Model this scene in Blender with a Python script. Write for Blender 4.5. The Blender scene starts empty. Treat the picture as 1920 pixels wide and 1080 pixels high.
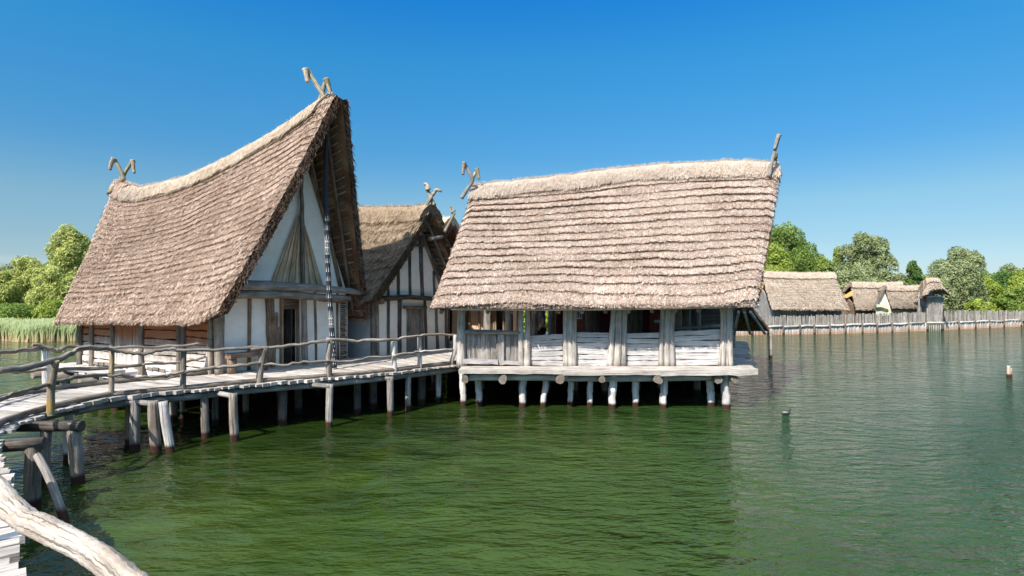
import bpy, math, random
import numpy as np
from mathutils import Vector
C = bpy.context.scene.collection
PI = math.pi
rnd = random.Random(7)
NR = np.random.default_rng(11)

# ------------------------------------------------------------------ camera
F, CX, YH, H = 1100.0, 960.0, 545.0, 3.2
DECK = 1.1
def Pd(px, py, D):            # point seen at (px,py) standing at distance D
    return Vector(((px-CX)/F*D, D, H-(py-YH)/F*D))
def Pz(px, py, z):            # point on the level z
    return Pd(px, py, (H-z)*F/(py-YH))
cam = bpy.data.cameras.new('camera'); co = bpy.data.objects.new('camera', cam); C.objects.link(co)
co.location = (0, 0, H); co.rotation_euler = (PI/2, 0, 0)
cam.sensor_width = 36; cam.lens = 36*F/1920; cam.shift_y = (YH-540)/1920
cam.clip_end = 3000; cam.clip_start = .05
bpy.context.scene.camera = co

# ------------------------------------------------------------------ light
SUN_AZ = Vector((-.56, -.83)).normalized(); EL = math.radians(47)
sv = Vector((SUN_AZ.x*math.cos(EL), SUN_AZ.y*math.cos(EL), math.sin(EL)))
sl = bpy.data.lights.new('sun', 'SUN'); sl.energy = 4.1; sl.angle = math.radians(.5); sl.color = (1, .95, .87)
so = bpy.data.objects.new('sun', sl); C.objects.link(so)
so.rotation_euler = (-sv).to_track_quat('-Z', 'Y').to_euler(); so.location = (-20, -30, 40)
W = bpy.data.worlds.new('World'); bpy.context.scene.world = W; W.use_nodes = True
nt = W.node_tree; N = nt.nodes; Lk = nt.links; N.clear()
sky = N.new('ShaderNodeTexSky'); sky.sky_type = 'NISHITA'; sky.sun_disc = False
sky.sun_elevation = EL; sky.sun_rotation = math.atan2(sv.x, sv.y); sky.altitude = 0
sky.air_density = 1.0; sky.dust_density = .35; sky.ozone_density = 2.6
hs = N.new('ShaderNodeHueSaturation'); hs.inputs['Saturation'].default_value = 1.12; hs.inputs['Hue'].default_value = .495
bg = N.new('ShaderNodeBackground'); bg.inputs['Strength'].default_value = .15
wo = N.new('ShaderNodeOutputWorld')
# a low bank of thin cloud over the far left horizon
tc = N.new('ShaderNodeTexCoord'); sp = N.new('ShaderNodeSeparateXYZ'); Lk.new(tc.outputs['Generated'], sp.inputs[0])
def wm(op, a, b=None, c=None):
    m = N.new('ShaderNodeMath'); m.operation = op
    for i, q in enumerate((a, b, c)):
        if q is None: continue
        if hasattr(q, 'node'): Lk.new(q, m.inputs[i])
        else: m.inputs[i].default_value = q
    return m.outputs[0]
def wr(v, a, b, c=0, d=1):
    m = N.new('ShaderNodeMapRange'); m.interpolation_type = 'SMOOTHSTEP'
    Lk.new(v, m.inputs[0])
    for i, q in enumerate((a, b, c, d)): m.inputs[1+i].default_value = q
    return m.outputs[0]
mp = N.new('ShaderNodeMapping'); mp.inputs['Scale'].default_value = (5, 5, 26); Lk.new(tc.outputs['Generated'], mp.inputs[0])
nz = N.new('ShaderNodeTexNoise'); nz.inputs['Scale'].default_value = 1.3; nz.inputs['Detail'].default_value = 6; Lk.new(mp.outputs[0], nz.inputs[0])
cl = wm('MULTIPLY', wr(nz.outputs[0], .36, .6), wr(wm('MULTIPLY', sp.outputs[0], -1), .59, .68))
cl = wm('MULTIPLY', cl, wr(sp.outputs[2], .012, .05, 1, 0)); cl = wm('MULTIPLY', cl, .9)
mx = N.new('ShaderNodeMix'); mx.data_type = 'RGBA'
Lk.new(cl, mx.inputs[0]); Lk.new(sky.outputs[0], hs.inputs['Color']); gr = N.new('ShaderNodeValToRGB'); el_ = gr.color_ramp.elements
for p_, c_ in ((0.0, (.34, .45, .66)), (.03, (.33, .40, .52)), (.075, (.33, .39, .45)), (.14, (.37, .45, .46)), (.22, (.23, .46, .55)), (.36, (.15, .56, .70)), (.45, (.07, .52, .82)), (.60, (2.6, 2.0, 1.6)), (1, (4.2, 2.9, 1.9))):
    e_ = el_[0] if p_ == 0 else (el_[-1] if p_ == 1 else el_.new(p_)); e_.color = (*[q*.775 for q in c_], 1)
Lk.new(wm('ABSOLUTE', sp.outputs[2]), gr.inputs[0])
ml = N.new('ShaderNodeMix'); ml.data_type = 'RGBA'; ml.blend_type = 'MULTIPLY'; ml.inputs[0].default_value = 1
Lk.new(hs.outputs[0], ml.inputs[6]); Lk.new(gr.outputs[0], ml.inputs[7]); Lk.new(ml.outputs[2], mx.inputs[6]); mx.inputs[7].default_value = (5.2, 5.0, 5.3, 1)
Lk.new(mx.outputs[2], bg.inputs[0]); Lk.new(bg.outputs[0], wo.inputs[0])
vs = bpy.context.scene.view_settings; vs.view_transform = 'Standard'; vs.look = 'None'; vs.gamma = 1; vs.exposure = 1.05
bpy.context.scene.cycles.max_bounces = 7; bpy.context.scene.cycles.sample_clamp_direct = 7; bpy.context.scene.cycles.sample_clamp_indirect = 6
bpy.context.scene.cycles.transparent_max_bounces = 6

# ------------------------------------------------------------------ materials
class MT:
    def __init__(s, name, rough=.9):
        s.m = bpy.data.materials.new(name); s.m.use_nodes = True; s.t = s.m.node_tree
        s.b = s.t.nodes['Principled BSDF']; s.b.inputs['Roughness'].default_value = rough
        s.b.inputs['Specular IOR Level'].default_value = .25
    def n(s, typ, **k):
        o = s.t.nodes.new(typ)
        for a, v in k.items(): setattr(o, a, v)
        return o
    def l(s, a, b): s.t.links.new(a, b)
    def coord(s, kind='gc', scale=(1, 1, 1), rot=(0, 0, 0)):
        if kind == 'gc':
            a = s.n('ShaderNodeAttribute', attribute_name='gc'); o = a.outputs['Vector']
        elif kind == 'obj': o = s.n('ShaderNodeTexCoord').outputs['Object']
        else: o = s.n('ShaderNodeNewGeometry').outputs['Position']
        m = s.n('ShaderNodeMapping'); m.inputs['Scale'].default_value = scale; m.inputs['Rotation'].default_value = rot
        s.l(o, m.inputs[0]); return m.outputs[0]
    def noise(s, c, scale=1, detail=4, rough=.6, dist=0):
        o = s.n('ShaderNodeTexNoise'); s.l(c, o.inputs['Vector'])
        o.inputs['Scale'].default_value = scale; o.inputs['Detail'].default_value = detail
        o.inputs['Roughness'].default_value = rough; o.inputs['Distortion'].default_value = dist
        return o.outputs[0]
    def tint(s): return s.n('ShaderNodeAttribute', attribute_name='tint').outputs['Fac']
    def ramp(s, v, stops):
        o = s.n('ShaderNodeValToRGB'); e = o.color_ramp.elements
        while len(e) < len(stops): e.new(.5)
        for i, (p, c) in enumerate(stops): e[i].position = p; e[i].color = (*c, 1)
        s.l(v, o.inputs[0]); return o.outputs[0]
    def math(s, op, a, b=0.0, clamp=False):
        m = s.n('ShaderNodeMath', operation=op, use_clamp=clamp)
        for i, q in enumerate((a, b)):
            if hasattr(q, 'node'): s.l(q, m.inputs[i])
            else: m.inputs[i].default_value = q
        return m.outputs[0]
    def mr(s, v, a, b, c=0, d=1):
        m = s.n('ShaderNodeMapRange'); s.l(v, m.inputs[0])
        for i, q in enumerate((a, b, c, d)): m.inputs[1+i].default_value = q
        return m.outputs[0]
    def mix(s, f, a, b, mode='MIX'):
        m = s.n('ShaderNodeMix', data_type='RGBA', blend_type=mode)
        for i, q in ((0, f), (6, a), (7, b)):
            if hasattr(q, 'node'): s.l(q, m.inputs[i])
            else: m.inputs[i].default_value = q if i == 0 else (*q, 1)
        return m.outputs[2]
    def col(s, c): s.l(c, s.b.inputs['Base Color'])
    def bump(s, h, strength=.5, dist=.02, prev=None):
        b = s.n('ShaderNodeBump'); b.inputs['Strength'].default_value = strength; b.inputs['Distance'].default_value = dist
        s.l(h, b.inputs['Height'])
        if prev: s.l(prev, b.inputs['Normal'])
        s.l(b.outputs[0], s.b.inputs['Normal']); return b.outputs[0]

def wood(name, dark, mid, light, wet=True, moss=0, streak=1.0, extra=None, mossc=(.17, .165, .035)):
    w = MT(name, .85)
    c = w.coord('gc', (2.2, 26, 26)); n1 = w.noise(c, 1, 6, .7, .4)
    c2 = w.coord('gc', (1.2, 70, 70)); n2 = w.noise(c2, 1, 3, .6)
    n3 = w.noise(w.coord('pos', (1, 1, 1)), 3.0, 4)
    v = w.math('ADD', w.math('MULTIPLY', n1, .6), w.math('MULTIPLY', n3, .4))
    col = w.ramp(v, [(.34, dark), (.47, mid), (.62, light)])
    crack = w.mr(n2, .33, .43, 0, 1)
    col = w.mix(w.math('MULTIPLY', w.math('SUBTRACT', 1, crack), .75*streak), col, tuple(q*.22 for q in dark))
    t = w.tint(); tv = w.mr(t, 0, 1, .68, 1.18)
    cm = w.n('ShaderNodeCombineXYZ')
    for i in range(3): w.l(tv, cm.inputs[i])
    col = w.mix(1.0, col, cm.outputs[0], 'MULTIPLY')
    if moss:
        n4 = w.noise(w.coord('pos'), 5, 4); col = w.mix(w.mr(n4, .47, .62, 0, .8), col, mossc)
    if extra: col = extra(w, col)
    if wet:
        z = w.n('ShaderNodeSeparateXYZ'); w.l(w.n('ShaderNodeNewGeometry').outputs['Position'], z.inputs[0])
        zz = w.math('ADD', z.outputs[2], w.math('MULTIPLY', n3, .1))
        col = w.mix(w.mr(zz, .16, .23, 1, 0), col, (.045, .018, .012))
    w.col(col); h = w.math('ADD', n1, w.math('MULTIPLY', crack, .8)); w.bump(h, .7, .02); return w.m

SILVER = wood('bleached_wood', (.30, .27, .245), (.52, .48, .445), (.70, .66, .62))
GREYW = wood('grey_wood', (.13, .115, .10), (.25, .225, .20), (.40, .365, .33))
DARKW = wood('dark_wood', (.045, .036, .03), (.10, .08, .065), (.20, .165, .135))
BROWNW = wood('brown_wood', (.09, .055, .035), (.19, .125, .08), (.33, .24, .17))
ROUGHW = wood('grey_brown_wood', (.10, .08, .062), (.205, .17, .135), (.34, .295, .25))
ORANGEW = wood('warm_wood', (.16, .085, .045), (.32, .20, .115), (.45, .32, .20))
LICHENW = wood('lichen_wood', (.15, .12, .085), (.28, .23, .175), (.44, .38, .31), moss=.9, mossc=(.34, .22, .05))
HORNW = wood('mossy_wood', (.17, .14, .10), (.32, .27, .20), (.50, .44, .36), moss=.9)
DECKW = wood('deck_wood', (.27, .235, .20), (.42, .375, .33), (.53, .485, .435), wet=False, streak=.6)
WHITEW = wood('white_bleached_boards', (.36, .33, .31), (.51, .475, .45), (.62, .585, .56), wet=False, streak=.75)
def drift_extra(w, col):
    n = w.noise(w.coord('gc', (7, 16, 16)), 1, 6, .7, .6); n2 = w.noise(w.coord('gc', (22, 40, 40)), 1, 4, .7)
    col = w.mix(w.mr(n, .52, .64, 0, .8), col, (.30, .215, .15)); return w.mix(w.mr(n2, .62, .68, 0, .85), col, (.10, .07, .05))
DRIFT = wood('driftwood', (.20, .16, .125), (.35, .30, .25), (.47, .415, .36), wet=False, streak=.9, extra=drift_extra)
TANW = wood('tan_boards', (.32, .19, .10), (.62, .42, .25), (.76, .57, .39))
def side_grad(w, col):     # boards stay orange where the eave keeps rain off, bleach below
    z = w.n('ShaderNodeSeparateXYZ'); w.l(w.n('ShaderNodeNewGeometry').outputs['Position'], z.inputs[0])
    n = w.noise(w.coord('pos', (3, 3, .6)), 3, 3)
    zz = w.math('ADD', z.outputs[2], w.math('MULTIPLY', w.math('SUBTRACT', n, .5), .7))
    o = w.mix(w.mr(zz, 1.62, 1.95, 0, .85), col, (.40, .125, .04))
    return w.mix(w.mr(zz, 1.5, 1.25, 0, .75), o, (.62, .57, .52))
SIDEW = wood('weathered_side_boards', (.24, .19, .15), (.42, .36, .31), (.58, .53, .48), wet=False, extra=side_grad, streak=.8)

def thatch_mat(name, stops, bumpd=.03):
    w = MT(name, 1.0); w.b.inputs['Specular IOR Level'].default_value = .05
    n1 = w.noise(w.coord('pos'), 38, 3, .75); n2 = w.noise(w.coord('pos'), 9, 4, .7); n0 = w.noise(w.coord('pos', (1, 1, .6)), 1.1, 4, .65)
    v = w.math('ADD', w.math('MULTIPLY', n1, .42), w.math('MULTIPLY', n2, .2))
    v = w.math('ADD', v, w.math('MULTIPLY', w.tint(), .30)); v = w.math('ADD', v, w.math('ADD', w.math('MULTIPLY', w.math('SUBTRACT', n0, .5), .26), .04))
    w.col(w.ramp(v, stops)); w.bump(w.math('ADD', n1, n2), .9, bumpd); return w.m
THATCH = thatch_mat('thatch', [(.26, (0.066, 0.037, 0.024)), (.40, (0.271, 0.181, 0.129)), (.52, (0.409, 0.294, 0.223)), (.65, (0.689, 0.541, 0.438))])
THATCHR = thatch_mat('hall_thatch', [(.26, (0.079, 0.049, 0.031)), (.40, (0.304, 0.219, 0.162)), (.52, (0.457, 0.343, 0.270)), (.65, (0.718, 0.597, 0.510))])
THATCH2 = thatch_mat('old_thatch', [(.28, (0.068, 0.046, 0.025)), (.42, (0.197, 0.138, 0.090)), (.54, (0.299, 0.222, 0.149)), (.72, (0.445, 0.351, 0.254))])
STRAW = thatch_mat('fresh_straw', [(.28, (0.203, 0.136, 0.082)), (.42, (0.392, 0.294, 0.205)), (.54, (0.498, 0.400, 0.303)), (.72, (0.589, 0.513, 0.426))])
PALETH = thatch_mat('pale_thatch', [(.28, (0.178, 0.122, 0.085)), (.42, (0.370, 0.285, 0.218)), (.54, (0.474, 0.381, 0.303)), (.70, (0.592, 0.511, 0.429))])
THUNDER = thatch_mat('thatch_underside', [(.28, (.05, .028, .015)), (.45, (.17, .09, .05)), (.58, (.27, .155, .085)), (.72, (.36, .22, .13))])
FARTHATCH = thatch_mat('far_thatch', [(.28, (.18, .135, .10)), (.42, (.35, .275, .205)), (.54, (.45, .365, .28)), (.72, (.58, .49, .39))], .05)

def plaster(name, a, b, crackc=(.3, .27, .24)):
    w = MT(name, .95)
    n1 = w.noise(w.coord('pos'), 2.2, 6, .65); n2 = w.noise(w.coord('pos', (1, 1, 5)), 6, 4); n3 = w.noise(w.coord('pos', (1, 1, 3.5)), 2.5, 5, .7, 1.2)
    c = w.ramp(n1, [(.35, a), (.6, b)])
    c = w.mix(w.mr(w.math('ABSOLUTE', w.math('SUBTRACT', n3, .43)), .0, .006, .55, 0), c, crackc)
    w.col(c); w.bump(w.math('ADD', n1, w.math('MULTIPLY', n2, .3)), .5, .04); return w.m
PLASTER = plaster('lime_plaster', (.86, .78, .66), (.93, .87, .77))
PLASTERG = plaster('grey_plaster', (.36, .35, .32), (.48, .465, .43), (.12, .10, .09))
PLASTERS = plaster('salmon_plaster', (.62, .42, .30), (.74, .53, .39))
PLASTERY = plaster('pale_loam_plaster', (.48, .45, .31), (.58, .55, .41))

def flat(name, c, rough=.7, var=.25, sc=8):
    w = MT(name, rough); n = w.noise(w.coord('pos'), sc, 4)
    w.col(w.ramp(n, [(.3, tuple(q*(1-var) for q in c)), (.7, tuple(min(1, q*(1+var)) for q in c))])); return w.m
BLACK = flat('soot_black', (.012, .011, .010)); PAINTW = flat('lime_paint', (.62, .61, .58)); PAINTK = flat('pitch_paint', (.02, .022, .03))
RED = flat('red_board', (.16, .035, .025)); MAG = flat('magenta_board', (.10, .014, .03)); BRICKR = flat('brick_red_board', (.26, .075, .045))
BLUE = flat('blue_print', (.05, .10, .35)); PAPER = flat('pale_print', (.6, .62, .66)); TEAL = flat('grey_blue_print', (.22, .30, .34))

def leafmat(name, stops, trans=.28):
    w = MT(name, .6); w.b.inputs['Specular IOR Level'].default_value = .2
    c = w.ramp(w.tint(), stops); w.col(c)
    tr = w.n('ShaderNodeBsdfTranslucent'); w.l(c, tr.inputs[0]); mx = w.n('ShaderNodeMixShader'); mx.inputs[0].default_value = trans
    w.l(w.b.outputs[0], mx.inputs[1]); w.l(tr.outputs[0], mx.inputs[2]); w.l(mx.outputs[0], w.t.nodes['Material Output'].inputs[0]); return w.m
G_LIGHT = leafmat('willow_leaves', [(0, (.17, .21, .045)), (.5, (.38, .42, .11)), (1, (.58, .60, .24))], .35)
G_GREY = leafmat('silver_green_leaves', [(0, (.10, .135, .05)), (.5, (.24, .285, .125)), (1, (.42, .46, .25))], .32)
G_MID = leafmat('mid_green_leaves', [(0, (.065, .115, .022)), (.5, (.16, .24, .045)), (1, (.30, .38, .09))], .32)
G_DARK = leafmat('dark_green_leaves', [(0, (.035, .08, .018)), (.5, (.085, .16, .035)), (1, (.17, .27, .06))])
G_YEL = leafmat('yellow_green_leaves', [(0, (.11, .17, .022)), (.5, (.25, .33, .05)), (1, (.42, .47, .11))], .32)
REED = leafmat('reed_blades', [(0, (.62, .42, .24)), (.33, (.60, .47, .27)), (.55, (.34, .40, .17)), (1, (.50, .56, .32))], .3)

# water: turbid green lake
w = MT('lake_water', .012); w.b.inputs['IOR'].default_value = 1.33; w.b.inputs['Specular IOR Level'].default_value = .5
nb = w.noise(w.coord('pos'), .12, 3); nb2 = w.noise(w.coord('pos', (1, 1.6, 1), (0, 0, .4)), .7, 4)
v = w.math('ADD', w.math('MULTIPLY', nb, .6), w.math('MULTIPLY', nb2, .4))
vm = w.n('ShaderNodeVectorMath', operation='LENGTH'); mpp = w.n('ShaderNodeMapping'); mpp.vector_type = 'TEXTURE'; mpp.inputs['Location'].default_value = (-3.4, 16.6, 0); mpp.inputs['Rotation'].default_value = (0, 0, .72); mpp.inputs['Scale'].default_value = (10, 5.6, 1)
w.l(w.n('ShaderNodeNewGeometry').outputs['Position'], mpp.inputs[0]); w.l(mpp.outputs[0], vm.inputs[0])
painted_shade = w.mr(w.math('ADD', vm.outputs['Value'], w.math('MULTIPLY', w.math('SUBTRACT', nb2, .5), .9)), .55, 1.3, .6, 0)      # shade under and around the huts, painted into the water colour
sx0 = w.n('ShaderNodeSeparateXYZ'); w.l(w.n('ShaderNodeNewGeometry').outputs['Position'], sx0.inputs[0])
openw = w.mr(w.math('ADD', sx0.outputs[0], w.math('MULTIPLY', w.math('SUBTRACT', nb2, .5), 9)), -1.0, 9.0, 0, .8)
w.col(w.mix(painted_shade, w.mix(openw, w.ramp(v, [(.35, (.018, .036, .005)), (.5, (.028, .050, .006)), (.65, (.044, .068, .008))]), (.015, .045, .014)), (.003, .008, .003)))
a1 = w.noise(w.coord('pos', (1, 1, 1), (0, 0, .35)), .55, 2, .5)
a2 = w.noise(w.coord('pos', (.75, 1.7, 1), (0, 0, .25)), 2.1, 3, .55, .3)
a3 = w.noise(w.coord('pos', (.8, 1.5, 1), (0, 0, -.35)), 6.5, 3, .55, .4)
sx = w.n('ShaderNodeSeparateXYZ'); w.l(w.n('ShaderNodeNewGeometry').outputs['Position'], sx.inputs[0])      # the bay behind the huts is sheltered, the open lake ruffled
wn = w.math('ADD', w.noise(w.coord('pos', (.6, 1.4, 1), (0, 0, .2)), .16, 3), w.math('MULTIPLY', sx.outputs[0], .035))
wind = w.mr(wn, .35, .75, .3, 1.0); wind2 = w.mr(wn, .3, .75, .3, 1.0)
a4 = w.noise(w.coord('pos', (.7, 1.5, 1), (0, 0, .1)), 17, 2, .5)
b1 = w.bump(a1, .55, .6); b2 = w.bump(a2, .55, .28, b1); w.l(wind2, b2.node.inputs['Strength']); b3 = w.bump(a3, .65, .085, b2); w.l(wind, b3.node.inputs['Strength']); b4 = w.bump(a4, .5, .010, b3); w.l(wind, b4.node.inputs['Strength'])
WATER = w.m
GROUND = flat('meadow_ground', (.09, .11, .035), .95, .4, .6)

# ------------------------------------------------------------------ object helpers
def tag(o, label=None, cat=None, group=None, kind=None):
    if label: o['label'] = label
    if cat: o['category'] = cat
    if group: o['group'] = group
    if kind: o['kind'] = kind
    return o
def empty(name, loc, label=None, cat=None, group=None):
    o = bpy.data.objects.new(name, None); C.objects.link(o); o.location = loc; o.empty_display_size = .3
    return tag(o, label, cat, group)
def rootloc(p):
    while p is not None and p.parent is not None: p = p.parent
    return np.array(p.location) if p is not None else np.zeros(3)
def build_np(name, V, Q, mat, parent=None, tint=None, gc=None, smooth=False, loc=None):
    """V (n,3); Q (m,4) quads"""
    V = np.asarray(V, dtype=np.float64); off = rootloc(parent) if parent is not None else (np.array(loc) if loc is not None else np.zeros(3))
    me = bpy.data.meshes.new(name); n = len(V); m = len(Q)
    me.vertices.add(n); me.vertices.foreach_set('co', (V-off).astype(np.float32).ravel())
    me.loops.add(m*4); me.loops.foreach_set('vertex_index', np.asarray(Q, dtype=np.int32).ravel())
    me.polygons.add(m); me.polygons.foreach_set('loop_start', np.arange(0, m*4, 4, dtype=np.int32))
    try: me.polygons.foreach_set('loop_total', np.full(m, 4, dtype=np.int32))
    except Exception: pass
    me.polygons.foreach_set('use_smooth', np.full(m, smooth, dtype=bool))
    me.update(calc_edges=True)
    if tint is not None:
        a = me.attributes.new('tint', 'FLOAT', 'POINT'); a.data.foreach_set('value', np.asarray(tint, dtype=np.float32).ravel())
    if gc is not None:
        a = me.attributes.new('gc', 'FLOAT_VECTOR', 'POINT'); a.data.foreach_set('vector', np.asarray(gc, dtype=np.float32).ravel())
    me.materials.append(mat)
    o = bpy.data.objects.new(name, me); C.objects.link(o); o.parent = parent
    if parent is None and loc is not None: o.location = loc
    return o
class MB:
    def __init__(s): s.v = []; s.f = []; s.t = []; s.g = []; s.sm = []
    def add(s, vs, fs, tint, gcs, smooth=False):
        b = len(s.v); s.v += [tuple(q) for q in vs]; s.f += [tuple(b+i for i in f) for f in fs]; s.t += [tint]*len(vs); s.g += [tuple(q) for q in gcs]; s.sm += [smooth]*len(fs)
    def bar(s, p0, p1, wv, tv, seg=1, jit=0, tint=None, taper=1):
        """a sawn or split board from p0 to p1; wv, tv full width and thickness vectors"""
        p0, p1, wv, tv = map(Vector, (p0, p1, wv, tv)); L = (p1-p0).length; sd = rnd.random()*50
        tint = rnd.random() if tint is None else tint
        vs, gs = [], []
        for i in range(seg+1):
            k = i/seg; c = p0.lerp(p1, k); sc = 1+(taper-1)*k
            j = (rnd.uniform(-jit, jit), rnd.uniform(-jit, jit), rnd.uniform(-jit, jit)*.5)
            for a, b in ((-.5, -.5), (.5, -.5), (.5, .5), (-.5, .5)):
                w_ = wv*(a*sc); ww = w_+wv.normalized()*(j[0] if a < 0 else j[1]); tt = tv*b*sc+tv.normalized()*j[2]
                vs.append(c+ww+tt); gs.append((L*k+sd, a*wv.length+sd, b*tv.length+sd*.7))
        fs = [(0, 1, 2, 3), tuple(seg*4+q for q in (3, 2, 1, 0))]
        for i in range(seg):
            for q in range(4):
                a = i*4+q; b = i*4+(q+1) % 4; fs.append((a, a+4, b+4, b))
        s.add(vs, fs, tint, gs); return s
    def tube(s, pts, r, n=8, jit=.08, sub=4, tint=None, smooth=True, wob=0, close=True):
        pts = [Vector(p) for p in pts]; m = len(pts)
        rs = list(r) if hasattr(r, '__len__') else [r]*m
        if len(rs) == 2 and m != 2: rs = [rs[0]+(rs[1]-rs[0])*i/(m-1) for i in range(m)]
        P, R = [], []
        for i in range(m-1):
            a, b, c, d = pts[max(i-1, 0)], pts[i], pts[i+1], pts[min(i+2, m-1)]
            for k in range(sub):
                t = k/sub
                P.append(.5*((2*b)+(c-a)*t+(2*a-5*b+4*c-d)*t*t+(-a+3*b-3*c+d)*t**3)); R.append(rs[i]+(rs[i+1]-rs[i])*t)
        P.append(pts[-1]); R.append(rs[-1])
        if wob:
            for i in range(1, len(P)-1): P[i] = P[i]+Vector((rnd.uniform(-wob, wob), rnd.uniform(-wob, wob), rnd.uniform(-wob, wob)))
        tint = rnd.random() if tint is None else tint; sd = rnd.random()*50
        vs, gs = [], []; L = 0; up = None
        ph = [rnd.random()*6.28 for _ in range(3)]
        for i, p in enumerate(P):
            d = (P[min(i+1, len(P)-1)]-P[max(i-1, 0)]).normalized()
            if up is None: up = Vector((0, 0, 1)) if abs(d.z) < .8 else Vector((1, 0, 0))
            x = d.cross(up).normalized(); y = x.cross(d).normalized(); up = y if abs(d.z) < .99 else up
            if i: L += (P[i]-P[i-1]).length
            for k in range(n):
                a = 2*PI*k/n; rr = R[i]*(1+jit*(math.sin(2*a+ph[0]+L*1.3)*.7+math.sin(3*a+ph[1]-L*2.1)*.5+rnd.uniform(-.5, .5)))
                vs.append(p+x*(math.cos(a)*rr)+y*(math.sin(a)*rr)); gs.append((L+sd, R[i]*math.cos(a)+sd, R[i]*math.sin(a)+sd*.7))
        fs = []
        for i in range(len(P)-1):
            for k in range(n):
                a = i*n+k; b = i*n+(k+1) % n; fs.append((a, b, b+n, a+n))
        s.add(vs, fs, tint, gs, smooth)
        if close:
            b = len(s.v)-len(vs)
            s.f.append(tuple(b+k for k in reversed(range(n)))); s.f.append(tuple(b+(len(P)-1)*n+k for k in range(n))); s.sm += [False]*2
        return s
    def poly(s, ring, thick, tint=None):
        """a slab: planar ring extruded by vector thick"""
        ring = [Vector(p) for p in ring]; th = Vector(thick); n = len(ring); tint = rnd.random() if tint is None else tint
        vs = ring+[p+th for p in ring]
        s.add(vs, [tuple(range(n)), tuple(reversed(range(n, 2*n)))]+[(i, i+n, (i+1) % n+n, (i+1) % n) for i in range(n)], tint, [(v.z*1., v.x, v.y) for v in vs]); return s
    def build(s, name, mat, parent=None, loc=None):
        off = Vector(rootloc(parent)) if parent is not None else (Vector(loc) if loc is not None else Vector())
        me = bpy.data.meshes.new(name); me.from_pydata([tuple(Vector(q)-off) for q in s.v], [], s.f); me.update()
        a = me.attributes.new('tint', 'FLOAT', 'POINT'); a.data.foreach_set('value', s.t)
        a = me.attributes.new('gc', 'FLOAT_VECTOR', 'POINT'); a.data.foreach_set('vector', np.array(s.g, dtype=np.float32).ravel())
        me.polygons.foreach_set('use_smooth', s.sm); me.materials.append(mat)
        o = bpy.data.objects.new(name, me); C.objects.link(o); o.parent = parent
        if parent is None: o.location = off
        return o

# ------------------------------------------------------------------ noise + thatch
_T = [np.random.default_rng(50+i).random((256, 256)) for i in range(6)]
def vn(x, y, k=0):
    x = np.asarray(x, dtype=float)+1000; y = np.asarray(y, dtype=float)+1000
    T = _T[k % 6]; xi = np.floor(x).astype(int); yi = np.floor(y).astype(int); fx = x-xi; fy = y-yi
    fx = fx*fx*(3-2*fx); fy = fy*fy*(3-2*fy); a = xi & 255; b = yi & 255; a1 = (a+1) & 255; b1 = (b+1) & 255
    return (T[a, b]*(1-fx)+T[a1, b]*fx)*(1-fy)+(T[a, b1]*(1-fx)+T[a1, b1]*fx)*fy
def nrm(a): return a/np.maximum(np.linalg.norm(a, axis=-1, keepdims=True), 1e-9)
def grid_quads(nu, nv, off=0, flip=False):
    i, j = np.meshgrid(np.arange(nu-1), np.arange(nv-1), indexing='ij'); a = (i*nv+j).ravel()+off
    q = np.stack([a, a+nv, a+nv+1, a+1], 1)
    return q[:, ::-1] if flip else q
def blades(base, tip, side, tint):
    n = len(base); V = np.empty((n, 4, 3)); V[:, 0] = base-side; V[:, 1] = base+side; V[:, 2] = tip+side*.4; V[:, 3] = tip-side*.4
    return V.reshape(-1, 3), np.arange(n*4).reshape(n, 4), np.repeat(tint, 4)
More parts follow.
